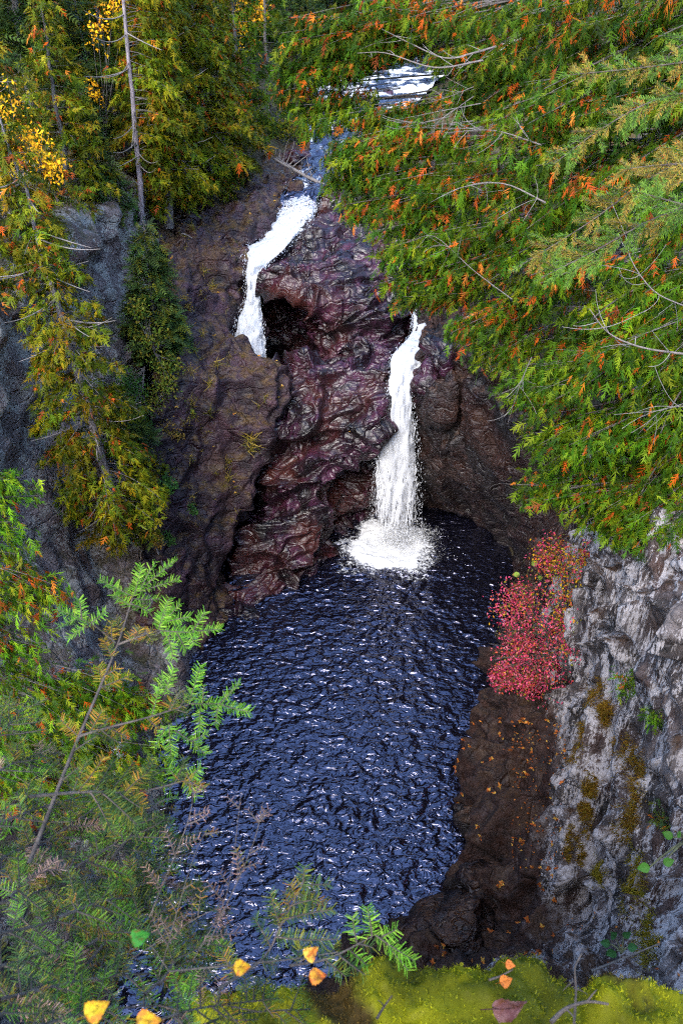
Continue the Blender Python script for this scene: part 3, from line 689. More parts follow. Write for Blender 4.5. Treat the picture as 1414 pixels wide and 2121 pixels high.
def leafy_branches(paths, rng, template, frond, per_m, palette, dead, wood, crown, start=0.35, spread=0.3, hang=0.35, bare=0.0, twig_r=0.012, dead_pal=ORANGE):
    """paths: list of (n,3) branch lines. Wood goes to the buffer `wood`, foliage to `crown`."""
    if isinstance(template, tuple): template = [template]
    POS, DIR, COLS, SZ = [], [], [], []
    for pth in paths:
        L = np.linalg.norm(np.diff(pth, axis=0), axis=1).sum()
        wood.tube(pth, np.linspace(twig_r * (1 + 0.5 * L), twig_r * 0.35, len(pth)), 3, (1, 1, 1))
        m = max(3, int(L * per_m))
        t = rng.uniform(start, 1.02, m) ** 0.8
        t = np.clip(t, start, 1)
        x = t * (len(pth) - 1); i = np.clip(x.astype(int), 0, len(pth) - 2); f = (x - i)[:, None]
        base = pth[i] * (1 - f) + pth[i + 1] * f
        tan = pth[i + 1] - pth[i]; tan /= np.linalg.norm(tan, axis=1)[:, None] + 1e-9
        side = np.cross(tan, [0, 0, 1.0]); side /= np.linalg.norm(side, axis=1)[:, None] + 1e-9
        w = rng.normal(size=m)
        off = side * (w * spread * (0.5 + 0.5 * L / 2.0) * (1.2 - 0.6 * t))[:, None] + rng.normal(size=(m, 3)) * 0.07
        POS.append(base + off)
        DIR.append(tan * 0.55 + side * np.sign(w)[:, None] * 0.55 + rng.normal(size=(m, 3)) * 0.5 + np.array([0, 0, -hang]))
        c = pick(palette, m, rng) * np.array([1 + 0.5 * rng.random() ** 2, 1 + 0.2 * rng.random(), 1]) * rng.uniform(0.5, 1.3)
        dd = rng.random(m) < dead * (1.9 - 1.3 * t) * (0.15 + 3.2 * rng.random() ** 3)
        c[dd] = pick(dead_pal, int(dd.sum()), rng)
        COLS.append(c); SZ.append((0.45 + 0.95 * rng.random(m) ** 1.3) * frond)
    pos = np.concatenate(POS); d = np.concatenate(DIR); n = len(pos)
    R = basis(d, unit(n, rng) * 0.7 + np.array([0, 0, 1.0]))
    sz, cl = np.concatenate(SZ), np.concatenate(COLS); which = rng.integers(0, len(template), n)
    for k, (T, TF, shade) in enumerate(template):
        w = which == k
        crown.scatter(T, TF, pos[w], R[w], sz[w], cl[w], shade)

def trunk_line(H, lean, rng, n=14, wob=0.05):
    z = np.linspace(0, 1, n)
    x = np.outer(z, [lean[0], lean[1], H])
    x[:, :2] += np.cumsum(rng.normal(size=(n, 2)) * wob, axis=0) * (z[:, None] > 0)
    return x
def conifer(name, base, H, R0, seed, label, cat, palette, dead=0.1, frond=0.3, per_m=22, n_br=70, low=0.12, lean=(0, 0), kind='cedar', trunk_r=None, bark=(1, 1, 1), parent=None, droop=0.25, one_side=None, bare_twigs=0, taper=0.75, group=None, dead_pal=ORANGE):
    rng = np.random.default_rng(seed)
    root = empty(name, base)
    tl = trunk_line(H, lean, rng)
    wood = Buf(); crown = Buf()
    tr = trunk_r or 0.012 * H + 0.03
    wood.tube(tl, np.linspace(tr, 0.02, len(tl)) * (1 + 0.25 * np.exp(-np.linspace(0, 12, len(tl)))), 9, bark)
    paths = []
    for k in range(n_br):
        hf = low + (1 - low) * ((k + rng.random()) / n_br) ** 1.0 * 0.97
        x = hf * (len(tl) - 1); i = min(int(x), len(tl) - 2); a = tl[i] + (tl[i + 1] - tl[i]) * (x - i)
        az = k * 2.39996 + rng.normal() * 0.3
        if one_side is not None:
            az = one_side[0] + (rng.random() - 0.5) * one_side[1]
        L = R0 * max(0.07, (1 - hf)) ** taper * rng.uniform(0.65, 1.15) * min(1, 0.45 + (hf - low) * 3.5) + 0.12
        d = np.array([math.cos(az), math.sin(az), 0])
        rise = rng.normal() * 0.1
        b = a + d * L * 0.55 + np.array([0, 0, (rise + (0.05 if kind == 'cedar' else 0.02)) * L])
        c = a + d * L + np.array([0, 0, (rise - droop + (0.22 if kind == 'cedar' and rng.random() < 0.5 else 0)) * L])
        paths.append(bezier(a, b, c, 8))
    tmpl = FR_FAR if kind == 'cedar' else SP_FAR
    leafy_branches(paths, rng, tmpl, frond, per_m, palette, dead, wood, crown, start=0.25, spread=0.28 if kind == 'cedar' else 0.22, hang=0.35 if kind == 'cedar' else 0.1, dead_pal=dead_pal)
    w = wood.build('trunk', M['bark'], root, smooth=True)
    if bare_twigs:
        for k in range(bare_twigs):
            tw = Buf(); x = rng.uniform(0.1, 0.9) * (len(tl) - 1); i = int(x); a = tl[i] + (tl[i + 1] - tl[i]) * (x - i)
            az = rng.uniform(-2.6, 0.3); L = R0 * rng.uniform(0.4, 0.95)
            d = np.array([math.cos(az), math.sin(az), 0])
            tw.tube(bezier(a, a + d * L * 0.5 + np.array([0, 0, -0.15 * L]), a + d * L + np.array([0, 0, rng.uniform(-0.25, 0.2) * L]), 7), np.linspace(0.03, 0.008, 7), 4)
            tw.build('bare_branch', M['twig'], root)
    crown.build('crown', M['foliage'], root)
    tag(root, label, cat, group)
    return root
def copy_tree(src, base, scale, rz, label, group=None):
    r = src.copy(); COL.objects.link(r); r.location = [float(c) for c in base]
    r.scale = (scale,) * 3; r.rotation_euler = (0, 0, rz); r['label'] = label
    if group: r['group'] = group
    for ch in src.children:
        c = ch.copy(); COL.objects.link(c); c.parent = r
    return r

# ------------------------------------------------------------------ trees of the left bank
conifer('cedar_tree', P(255, 1120, 23.6), 14.5, 2.3, 1, 'tall olive cedar clinging to the grey cliff above the pool', 'tree', OLIVE, 0.07, 0.30, 48, 140, 0.03, lean=(-1.1, 0.3), bare_twigs=34, bark=(1.3, 1.3, 1.4), droop=0.35)
conifer('cedar_tree', P(300, 492, 36), 15, 3.0, 2, 'cedar with a bare grey trunk at the lip of the grey cliff', 'tree', OLIVE, 0.05, 0.34, 44, 100, 0.2, lean=(0.5, 0.3), trunk_r=0.13, bark=(1.9, 1.8, 2.1), bare_twigs=20, one_side=(0.45, 2.2))
conifer('cedar_tree', P(350, 470, 38), 13, 2.9, 3, 'bushy cedar right of the bare grey trunk', 'tree', OLIVE, 0.06, 0.34, 46, 110, 0.1, lean=(0.4, 0), bare_twigs=24, droop=0.4)
conifer('cedar_tree', P(440, 420, 42), 12, 2.8, 4, 'olive cedar above the head of the rock slope', 'tree', OLIVE, 0.05, 0.36, 44, 100, 0.06, lean=(0.2, 0))
conifer('cedar_tree', P(505, 345, 50), 12, 2.8, 5, 'darker cedar where the forest meets the upper river', 'tree', GREEN, 0.03, 0.38, 30, 70, 0.05)
conifer('cedar_tree', P(560, 310, 56), 12, 2.8, 6, 'shadowed cedar beside the upper river, behind the darker one', 'tree', GREEN * 0.7, 0.02, 0.4, 28, 60, 0.05)  # green darkened, its shade is part of the foliage colour
conifer('cedar_tree', P(60, 560, 28), 10, 2.4, 7, 'orange-flecked cedar at the left margin above the grey cliff', 'tree', OLIVE, 0.10, 0.3, 40, 80, 0.05, bare_twigs=14)
conifer('cedar_tree', P(-20, 640, 25), 10, 2.2, 17, 'cedar cut by the left margin beside the orange-flecked one', 'tree', OLIVE, 0.08, 0.3, 40, 70, 0.05, bare_twigs=8)
conifer('cedar_tree', P(395, 440, 40.5), 12.5, 2.6, 61, 'olive cedar between the bushy one and the slope head', 'tree', OLIVE, 0.04, 0.36, 44, 90, 0.06)
conifer('cedar_tree', P(475, 385, 45.5), 11, 2.6, 62, 'rounded olive cedar right above the golden-brown bush', 'tree', OLIVE, 0.04, 0.38, 40, 80, 0.05)
conifer('cedar_tree', P(150, 470, 33), 8.5, 2.0, 63, 'yellow-green cedar on the brink left of the small spruce', 'tree', OLIVE, 0.06, 0.32, 44, 80, 0.05)
conifer('cedar_tree', P(255, 330, 44), 11, 2.4, 64, 'slender olive cedar behind the bare grey trunk', 'tree', OLIVE, 0.03, 0.38, 40, 70, 0.05)
spr = conifer('spruce_tree', P(110, 360, 38), 15, 3.4, 8, 'broad spruce with layered boughs in the upper left', 'tree', SPRUCE, 0.06, 0.55, 26, 110, 0.05, kind='spruce', droop=0.2, dead_pal=OLIVE)
conifer('spruce_tree', P(215, 330, 40), 6.5, 1.7, 9, 'young blue-green spruce left of the bare grey trunk', 'tree', SPRUCE * 1.25, 0.0, 0.4, 34, 70, 0.04, kind='spruce', droop=0.1)
conifer('spruce_tree', P(225, 460, 34.5), 4.5, 1.3, 10, 'small spruce on the brink of the grey cliff', 'tree', SPRUCE * 1.1, 0.05, 0.34, 36, 60, 0.04, kind='spruce', droop=0.15, dead_pal=OLIVE)
conifer('spruce_tree', P(335, 745, 30.8), 5.6, 1.45, 15, 'small dense spruce on the cliff face between cedar and kettle', 'tree', SPRUCE * 1.15, 0.0, 0.36, 46, 90, 0.03, kind='spruce', droop=0.15)
conifer('spruce_tree', P(265, 935, 26.5), 2.4, 1.0, 16, 'stunted dark spruce hanging under the tall olive cedar', 'tree', SPRUCE, 0.0, 0.3, 44, 50, 0.03, kind='spruce')
far = [(20, 330, 44, 1.0, 0.4, 'spruce at the top left margin'), (165, 300, 48, 1.05, 1.7, 'spruce behind the young blue-green one'), (70, 260, 58, 1.2, 2.9, 'far spruce behind the broad layered one'),
       (300, 290, 52, 1.1, 4.0, 'spruce behind the bare grey trunk'), (400, 270, 60, 1.1, 5.1, 'spruce deep in the forest beyond the cedars'), (500, 230, 70, 1.2, 0.9, 'far spruce left of the upper river'),
       (590, 215, 78, 1.2, 2.2, 'far spruce on the left bank of the riffle'), (-60, 300, 52, 1.2, 3.3, 'spruce mostly outside the left margin'), (230, 230, 70, 1.3, 0.2, 'distant spruce in the top left forest')]
for px, py, Y, s, rz, lab in far:
    b = P(px, py, Y); b[2] = ground_height(np.array([b[0]]), np.array([b[1]]))[0] - 0.2
    copy_tree(spr, b, s, rz, lab, 'spruces of the forest behind')
back = [(-9, 95, 1.2), (-3, 100, 1.3), (2, 104, 1.25), (8, 98, 1.2), (14, 94, 1.3), (20, 90, 1.2), (-16, 92, 1.3), (-24, 86, 1.3), (-32, 80, 1.3), (27, 84, 1.3), (11, 80, 1.0), (15, 70, 1.0), (-20, 66, 1.2), (-28, 60, 1.2), (-22, 52, 1.1)]
ORD = 'first second third fourth fifth sixth seventh eighth ninth tenth eleventh twelfth thirteenth fourteenth fifteenth'.split()
back.sort(key=lambda b: b[0] / b[1])
for k, (x, y, s) in enumerate(back):
    z = ground_height(np.array([float(x)]), np.array([float(y)]))[0] - 0.3
    copy_tree(spr, (x, y, z), s, k * 1.3, 'dim spruce in the far forest wall, %s from the left' % ORD[k], 'far forest wall')

def shrub(name, centre, lobes, seed, label, palette_fn, leaf, n, cat='shrub', stems=8, base=None):
    rng = np.random.default_rng(seed)
    root = empty(name, base if base is not None else centre)
    o = np.array(root.location)
    buf = Buf(); wood = Buf()
    per = n // len(lobes)
    for (c, r) in lobes:
        d = unit(per, rng) * (rng.random((per, 1)) ** 0.45)
        cl = rng.integers(0, 14, per); cc = unit(14, rng) * rng.uniform(0.5, 1.0, (14, 1))
        d = 0.7 * d + 0.42 * cc[cl]
        pos = c - o + d * np.array(r)
        R = basis(rng.normal(size=(per, 3)) + np.array([0, -0.3, -0.3]), unit(per, rng) * 0.8 + np.array([0, -0.3, 1.0]))
        buf.scatter(LEAF_T, LEAF_F, pos, R, rng.uniform(0.7, 1.3, per) * leaf, palette_fn(pos + o, rng))
        for k in range(stems):
            e = c - o + unit(1, rng)[0] * np.array(r) * 0.85
            wood.tube(bezier(np.zeros(3), (c - o) * 0.6 + rng.normal(size=3) * 0.1, e, 6), np.linspace(0.02, 0.005, 6), 4)
    wood.build('stem', M['bark'], root)
    buf.build('crown', M['foliage'], root)
    tag(root, label, cat)
    return root
def flat(pal):
    return lambda p, rng: pick(pal, len(p), rng)
LIME = np.array([[0.10, 0.15, 0.015], [0.16, 0.17, 0.02], [0.06, 0.11, 0.015], [0.22, 0.18, 0.02]])
MIDG = np.array([[0.035, 0.095, 0.02], [0.05, 0.12, 0.02], [0.03, 0.07, 0.015]])
def lobe(px, py, Y, r, squash=1.0):
    c = P(px, py, Y); m = r * depth_of(c) / FPX
    return (c, (m, m, m * squash))
shrub('birch_tree', P(470, 180, 62), [lobe(470, 60, 62, 60), lobe(510, 40, 62, 50), lobe(530, 15, 62, 40)], 31, 'golden birch in front of the forest at the top', flat(YELLOW), 0.22, 1100, 'tree', 3, base=P(490, 240, 62))
shrub('birch_tree', P(60, 400, 27), [lobe(20, 230, 27, 60, 1.6), lobe(70, 300, 27, 50), lobe(110, 350, 27, 40), lobe(30, 330, 27, 45)], 32, 'yellow-orange birch foliage at the left margin', flat(YELLOW), 0.12, 1000, 'tree', 4, base=P(70, 560, 28.5))
shrub('birch_tree', P(210, 150, 38), [lobe(205, 60, 38, 40, 1.5), lobe(195, 190, 38, 25, 1.4), lobe(235, 20, 38, 35)], 33, 'thin golden sapling left of the bare grey trunk', flat(YELLOW), 0.14, 420, 'tree', 3, base=P(215, 330, 39))
shrub('leafy_shrub', P(320, 730, 29.6), [lobe(310, 700, 29.8, 48), lobe(345, 760, 29.6, 40), lobe(290, 640, 30, 30)], 34, 'pale yellow-green shrub below the small dense spruce', flat(LIME), 0.12, 1500)
shrub('leafy_shrub', P(330, 830, 29), [lobe(320, 830, 29, 38), lobe(345, 800, 29.2, 32)], 35, 'lime shrub hanging on the slope right of the olive cedar', flat(LIME), 0.11, 800)
shrub('leafy_shrub', P(280, 1000, 26), [lobe(260, 1060, 25.4, 48), lobe(290, 980, 26.2, 40), lobe(245, 1110, 25, 28)], 36, 'olive shrub at the foot of the tall olive cedar', flat(OLIVE), 0.12, 1500)
shrub('leafy_plant', P(350, 1010, 26.4), [lobe(350, 1005, 26.4, 24)], 37, 'small bright green plant alone on the brown slope', flat(MIDG * 1.4), 0.2, 160, 'plant', 4)
shrub('leafy_shrub', P(300, 760, 29.8), [lobe(270, 800, 29, 45), lobe(285, 880, 28, 40)], 38, 'mid-green shrub between the olive cedar and the lime shrub', flat(MIDG), 0.12, 1200)
shrub('leafy_shrub', P(540, 250, 54), [lobe(525, 220, 54, 50), lobe(560, 270, 54, 40), lobe(600, 260, 54, 40)], 39, 'brownish-green brush on the left bank of the upper river', flat(OLIVE), 0.2, 900)
def red_fn(p, rng):
    c = 1.35 * pick(np.array([[0.50, 0.045, 0.10], [0.36, 0.025, 0.06], [0.56, 0.13, 0.17], [0.46, 0.05, 0.12], [0.16, 0.02, 0.025], [0.42, 0.07, 0.03], [0.10, 0.08, 0.02]]), len(p), rng)
    d = (p - P(1230, 1190, 18.2)); f = np.exp(-((d ** 2).sum(1)) / 2.4) + 0.06
    y = rng.random(len(p)) < f
    c[y] = pick(np.array([[0.60, 0.33, 0.015], [0.50, 0.20, 0.012], [0.34, 0.30, 0.02], [0.50, 0.10, 0.02], [0.10, 0.11, 0.01]]), int(y.sum()), rng)
    return c
shrub('red_shrub', P(1140, 1300, 19), [lobe(1070, 1250, 18.9, 72), lobe(1120, 1310, 18.3, 105), lobe(1065, 1350, 18.4, 68), lobe(1160, 1395, 17.6, 85), lobe(1045, 1405, 18.4, 40), lobe(1190, 1250, 18.0, 85), lobe(1230, 1165, 17.6, 60), lobe(1150, 1160, 18.8, 65), lobe(1100, 1415, 18.0, 40), lobe(1200, 1330, 17.4, 60)], 40, 'crimson and gold shrub leaning over the pool from the lichen cliff', red_fn, 0.082, 11000, stems=10, base=P(1180, 1370, 18.2))
DRY = np.array([[0.22, 0.15, 0.03], [0.30, 0.17, 0.03], [0.14, 0.12, 0.02], [0.35, 0.22, 0.04]])
for k, (px, py, Y, r, pal, leaf, lab) in enumerate([
        (350, 690, 31.6, 26, LIME, 0.11, 'lime bush right of the small dense spruce'), (372, 765, 31.2, 22, DRY, 0.10, 'dry brown bush on the slope below the lime bush'), (348, 880, 29.2, 26, DRY, 0.10, 'straw-coloured bush halfway down the purple slope'),
        (318, 950, 27.6, 26, OLIVE, 0.11, 'olive bush between the cedar and the small bright plant'), (385, 840, 30.2, 18, LIME, 0.09, 'small pale bush in the middle of the purple slope'), (310, 1100, 25.2, 26, DRY, 0.10, 'dry bush at the foot of the slope above the fir'),
        (345, 1110, 25.6, 14, MIDG, 0.12, 'tiny green plant low on the slope'), (395, 1050, 27.0, 12, MIDG, 0.11, 'tiny green plant on the bare lower slope'), (470, 400, 43.2, 26, DRY, 0.16, 'golden-brown bush at the head of the purple slope'),
        (400, 440, 41.5, 24, OLIVE, 0.15, 'olive bush under the cedars at the slope head'), (610, 265, 56, 26, DRY, 0.2, 'rusty bush beside the upper river'), (200, 390, 36, 40, OLIVE, 0.15, 'olive undergrowth at the brink left of the grey trunk'), (250, 420, 36.2, 30, MIDG, 0.14, 'green undergrowth at the foot of the grey trunk'),
        (130, 560, 31, 30, MIDG, 0.13, 'green bush on the grey cliff behind the olive cedar'), (380, 620, 34, 16, DRY, 0.1, 'small dry bush on the dark rock left of the slim fall')]):
    shrub('leafy_shrub', P(px, py, Y), [lobe(px, py, Y - 0.3, r), lobe(px + r * 0.7, py + r * 0.8, Y - 0.4, r * 0.7)], 500 + k, lab, flat(pal), leaf, int(12 * r), stems=5)

# ------------------------------------------------------------------ big cedars of the right bank
def lobed_cedar(base, top, lobes, seed, label, frond, palette, dead, per_lobe=15, per_m=30, template=FR_NEAR, bare=(), name='cedar_tree', trunk_r=0.3):
    rng = np.random.default_rng(seed)
    root = empty(name, base)
    top = top - base
    tl = np.outer(np.linspace(0, 1, 16), top); tl += rng.normal(size=tl.shape) * 0.06 * np.array([1, 1, 0]); tl[0] = 0
    wood = Buf(); crown = Buf()
    wood.tube(tl, np.linspace(trunk_r, 0.05, 16), 10)
    paths = []
    for (c, r) in lobes:
        c = c - base
        for k in range(per_lobe):
            e = c + unit(1, rng)[0] * np.array(r) * rng.uniform(0.45, 1.0)
            h = np.clip((e[2] + rng.uniform(0.2, 1.6)) / top[2], 0.03, 0.95)
            a = top * h
            mid_ = c + (a - c) * 0.35 + rng.normal(size=3) * 0.25 + np.array([0, 0, 0.25])
            # only the outer part carries leaves: keep the path from near the lobe
            full = bezier(a, mid_, e + np.array([0, 0, -0.15]), 12)
            L = np.linalg.norm(np.diff(full, axis=0), axis=1).cumsum(); keep = L[-1] - L
            n_in = int((keep < 2.3 * max(r)).sum())
            if k % 7 == 0: wood.tube(full, np.linspace(0.045, 0.01, 12), 5, (0.6, 0.55, 0.5))
            paths.append(full[-max(5, n_in):])
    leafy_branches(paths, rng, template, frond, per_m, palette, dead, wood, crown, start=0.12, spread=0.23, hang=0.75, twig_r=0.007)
    wood.build('trunk', M['bark'], root, smooth=True)
    for k, (pts, r0) in enumerate(bare):
        tw = Buf(); pts = catmull((np.array(pts) - base)[:, None], [5] * (len(pts) - 1), 0)[:, 0]
        r0 = r0 * 0.62
        tw.tube(pts, np.linspace(r0, r0 * 0.3, len(pts)), 6, (0.75, 0.7, 0.68))
        for j in range(9):
            i = rng.integers(1, len(pts) - 2); d = rng.normal(size=3) * 0.5 + (pts[i + 1] - pts[i]) * 2 + np.array([-0.2, 0, -0.25])
            d = d / np.linalg.norm(d) * rng.uniform(0.3, 0.9)
            tw.tube(bezier(pts[i], pts[i] + d * 0.5 + rng.normal(size=3) * 0.08, pts[i] + d + np.array([0, 0, rng.uniform(-0.2, 0.25)]), 6), np.linspace(r0 * 0.4, 0.004, 6), 4)
        tw.build('bare_branch', M['twig'], root)
    crown.build('crown', M['foliage'], root)
    tag(root, label, 'tree')
    return root
def B(*pts):
    return [P(*p) for p in pts]
lobed_cedar(W(8.6, 14.2, 14.6), W(7.0, 14, 25), [
    lobe(1075, 790, 15.6, 62), lobe(1150, 770, 15, 85), lobe(1250, 740, 14.2, 100), lobe(1360, 800, 13.4, 90), lobe(1130, 890, 15.2, 80), lobe(1220, 890, 14.4, 95), lobe(1330, 940, 13.8, 90),
    lobe(1100, 990, 15.4, 60), lobe(1180, 1010, 14.8, 75), lobe(1280, 1040, 14.2, 75), lobe(1370, 1050, 13.6, 70), lobe(1320, 1095, 13.2, 55), lobe(1405, 1105, 12.6, 55), lobe(1235, 1075, 14.2, 48), lobe(1240, 620, 15, 95), lobe(1370, 620, 14.2, 90), lobe(1390, 420, 14.6, 110)],
    51, 'nearest great cedar hanging over the lichen cliff, bright green', 0.26, GREEN * 1.15, 0.07,
    bare=[(B((1430, 735, 12), (1330, 720, 12.4), (1260, 690, 12.8), (1220, 640, 13.2)), 0.035), (B((1430, 640, 12), (1350, 600, 12.6), (1300, 520, 13), (1330, 480, 13.2)), 0.02),
          (B((1430, 840, 12), (1370, 850, 12.4), (1320, 900, 12.8)), 0.02), (B((1100, 740, 14.6), (1075, 800, 14.6), (1050, 880, 14.8)), 0.018)])
lobed_cedar(W(9.2, 19, 14.4), W(7.0, 19, 28), [
    lobe(700, 300, 22.5, 45), lobe(690, 365, 23, 38), lobe(735, 420, 22.6, 34), lobe(770, 330, 22, 60), lobe(850, 290, 21.4, 80), lobe(830, 400, 21, 75), lobe(930, 380, 20.2, 95), lobe(800, 480, 21, 55), lobe(880, 500, 20.4, 80), lobe(960, 520, 19.6, 90),
    lobe(815, 575, 20.8, 50), lobe(880, 600, 20.2, 55), lobe(1000, 620, 19, 80), lobe(1050, 450, 18.6, 100), lobe(1040, 280, 19, 105), lobe(1150, 380, 17.6, 110), lobe(1110, 560, 17.4, 95), lobe(1180, 230, 17.6, 120), lobe(1010, 710, 18.4, 55), lobe(1270, 420, 16.4, 110), lobe(960, 670, 19, 40)],
    52, 'spreading cedar with orange sprays in front of the tall fall', 0.27, GREEN, 0.12,
    bare=[(B((1130, 420, 17), (1040, 380, 18), (950, 390, 19), (890, 420, 20)), 0.03), (B((1120, 300, 17.5), (1020, 270, 18.6), (920, 275, 19.6)), 0.025), (B((1060, 620, 17), (980, 560, 18.4), (900, 490, 19.4), (850, 500, 20)), 0.02), (B((980, 200, 19.5), (900, 250, 20.5), (800, 250, 21)), 0.02)])
lobed_cedar(W(9.6, 26, 14.6), W(7.5, 25, 30), [
    lobe(610, 70, 27, 60), lobe(590, 160, 27.5, 45), lobe(645, 130, 27, 48), lobe(700, 50, 26.4, 75), lobe(640, 230, 27, 45), lobe(800, 40, 25.6, 80), lobe(900, 70, 24.8, 70), lobe(735, 95, 26.2, 26), lobe(760, 250, 26, 35), lobe(940, 150, 24.4, 55), lobe(1000, 60, 24, 90), lobe(1020, 170, 23.6, 70), lobe(960, 210, 24, 45)],
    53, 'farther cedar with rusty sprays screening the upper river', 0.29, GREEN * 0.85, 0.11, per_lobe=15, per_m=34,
    bare=[(B((1080, 80, 22), (980, 110, 23), (920, 120, 23.8), (850, 90, 24.6), (790, 60, 25)), 0.05), (B((1000, 125, 22.6), (900, 140, 23.6), (800, 110, 24.6), (740, 110, 25)), 0.04), (B((980, 180, 23), (930, 200, 23.6), (880, 215, 24)), 0.02)])
lobed_cedar(W(10.5, 17, 15), W(9.2, 17, 31), [
    lobe(1120, 60, 20, 110), lobe(1230, 80, 18.6, 120), lobe(1350, 60, 17.4, 120), lobe(1300, 200, 17, 110), lobe(1400, 250, 16, 110), lobe(1400, 120, 16.5, 110), lobe(1120, 170, 19.6, 80)],
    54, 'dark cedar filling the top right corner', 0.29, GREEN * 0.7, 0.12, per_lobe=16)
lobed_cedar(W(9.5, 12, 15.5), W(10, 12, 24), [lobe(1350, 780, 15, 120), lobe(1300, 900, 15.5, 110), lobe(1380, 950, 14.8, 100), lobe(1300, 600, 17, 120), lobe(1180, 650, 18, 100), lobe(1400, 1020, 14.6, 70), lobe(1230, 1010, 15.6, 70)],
    55, 'shaded cedar behind the nearest great cedar', 0.34, GREEN * 0.55, 0.05, per_lobe=16, per_m=20)  # shade behind the front crown is put into the dimmed green

# cedar rooted low on the left, beside the fir
lobed_cedar(W(-9.5, 11, 9), W(-8, 10.6, 17), [lobe(20, 1010, 12, 60), lobe(30, 1120, 11.5, 75), lobe(80, 1240, 11, 60), lobe(20, 1280, 11, 80), lobe(60, 1390, 10.5, 90), lobe(160, 1440, 10.5, 60), lobe(260, 1430, 11, 60), lobe(330, 1470, 11.5, 55), lobe(90, 1500, 10.4, 90), lobe(230, 1530, 11, 60), lobe(60, 1640, 10, 110), lobe(190, 1650, 10.5, 80), lobe(310, 1570, 11, 50)],
    56, 'bright green cedar low at the left margin below the olive one', 0.22, GREEN * 2.0, 0.10, per_lobe=13, per_m=34)

# ------------------------------------------------------------------ small growth on the rocks
def project(V):
    q = V - CAM
    d = q[:, 1] * CT - q[:, 2] * ST
    u = q[:, 1] * ST + q[:, 2] * CT
    return RES_W / 2 + q[:, 0] / d * FPX, RES_H / 2 - u / d * FPX, d
PROJ = {}
def on_surface(key, V, px, py, r=9):
    if key not in PROJ: PROJ[key] = project(V)
    x, y, d = PROJ[key]
    near = np.where(np.hypot(x - px, y - py) < r)[0]
    if len(near) == 0: near = np.array([np.argmin(np.hypot(x - px, y - py))])
    i = near[np.argmin(d[near])]
    return V[i].copy(), i

# dry grass on the purple slope: blades without number, one object
rng = np.random.default_rng(77)
BL_T = np.array([[0, -0.5, 0], [0, 0.5, 0], [0.55, 0.3, 0.10], [0.55, -0.3, 0.10], [1.0, 0.02, -0.12], [1.0, -0.02, -0.12]], float) * np.array([1, 0.045, 1])
BL_F = np.array([[0, 1, 2, 3], [3, 2, 4, 5]])
buf = Buf()
tufts = [(515, 915, 1.5), (520, 935, 1.2), (540, 825, 0.9), (535, 845, 0.8), (480, 990, 1.0), (435, 800, 0.9), (440, 760, 1.0), (410, 720, 1.1), (425, 690, 0.8), (440, 860, 0.9), (405, 830, 1.0), (400, 760, 0.9), (385, 690, 1.0),
         (390, 880, 0.9), (400, 940, 0.8), (430, 560, 1.0), (440, 585, 0.9), (410, 470, 1.0), (470, 390, 1.2), (490, 370, 1.2), (520, 350, 1.2), (455, 410, 1.0), (480, 960, 0.7), (360, 900, 0.9), (350, 1060, 0.8), (395, 1040, 0.7), (420, 610, 0.7), (450, 645, 0.6)]
for k in range(90): tufts.append((rng.uniform(335, 520), rng.uniform(430, 1120), rng.uniform(0.25, 0.6)))
for px, py, s in tufts:
    c, i = on_surface('slope', SV, px, py); m = int(26 * s + 8)
    d = unit(m, rng) * 0.8 + np.array([0.2, -0.5, 0.55])
    pal = np.array([[0.30, 0.20, 0.03], [0.38, 0.27, 0.05], [0.20, 0.16, 0.02], [0.12, 0.13, 0.02]])
    buf.scatter(BL_T, BL_F, c + rng.normal(size=(m, 3)) * 0.07 * s, basis(d, unit(m, rng)), rng.uniform(0.25, 0.6, m) * s, pick(pal, m, rng))
g = buf.build('dry_grass', M['foliage']); tag(g, 'straw-coloured grass tufts rooted in the purple slope', 'grass', kind='stuff')

# leaf litter caught on ledges
buf = Buf()
LIT = np.array([[0.42, 0.11, 0.02], [0.50, 0.17, 0.03], [0.30, 0.07, 0.015], [0.55, 0.30, 0.05], [0.18, 0.05, 0.015]])
def litter(V, N, n, size, box, upmin, pal=LIT):
    x, y, d = project(V)
    ok = np.where((x > box[0]) & (x < box[2]) & (y > box[1]) & (y < box[3]) & (np.abs(N[:, 2]) > upmin))[0]
    if len(ok) == 0: return
    cl = rng.choice(ok, max(4, n // 9)); i = rng.choice(cl, n)
    pos = V[i] + rng.normal(size=(n, 3)) * np.array([0.28, 0.28, 0.0]); pos[:, 2] += 0.0
    # settle each leaf back on the rock
    for k in range(n):
        j = ok[np.argmin(((V[ok][:, :2] - pos[k, :2]) ** 2).sum(1))] if len(ok) < 9000 else i[k]
        pos[k] = V[j] + np.array([0, -0.01, 0.03])
    buf.scatter(LEAF_T, LEAF_F, pos, basis(rng.normal(size=(n, 3)) * np.array([1, 1, 0.3]), unit(n, rng) * 0.5 + np.array([0, -0.4, 1.0])), rng.uniform(0.6, 1.3, n) * size, pick(pal, n, rng))
litter(KV, KN, 1500, 0.10, (860, 1480, 1180, 2040), 0.05)
litter(KV, KN, 500, 0.07, (1060, 1500, 1170, 1800), 0.0)
litter(KV, KN, 120, 0.06, (1150, 1450, 1414, 2040), 0.1)
litter(SV, SN, 420, 0.09, (330, 330, 620, 1150), 0.2, np.array([[0.5, 0.26, 0.04], [0.42, 0.14, 0.02], [0.55, 0.36, 0.08]]))
litter(CV, CN, 60, 0.09, (560, 740, 800, 1200), 0.2)
o = buf.build('leaf_litter', M['foliage']); tag(o, 'small fallen orange leaves scattered over ledges and slope', 'leaves', kind='stuff')

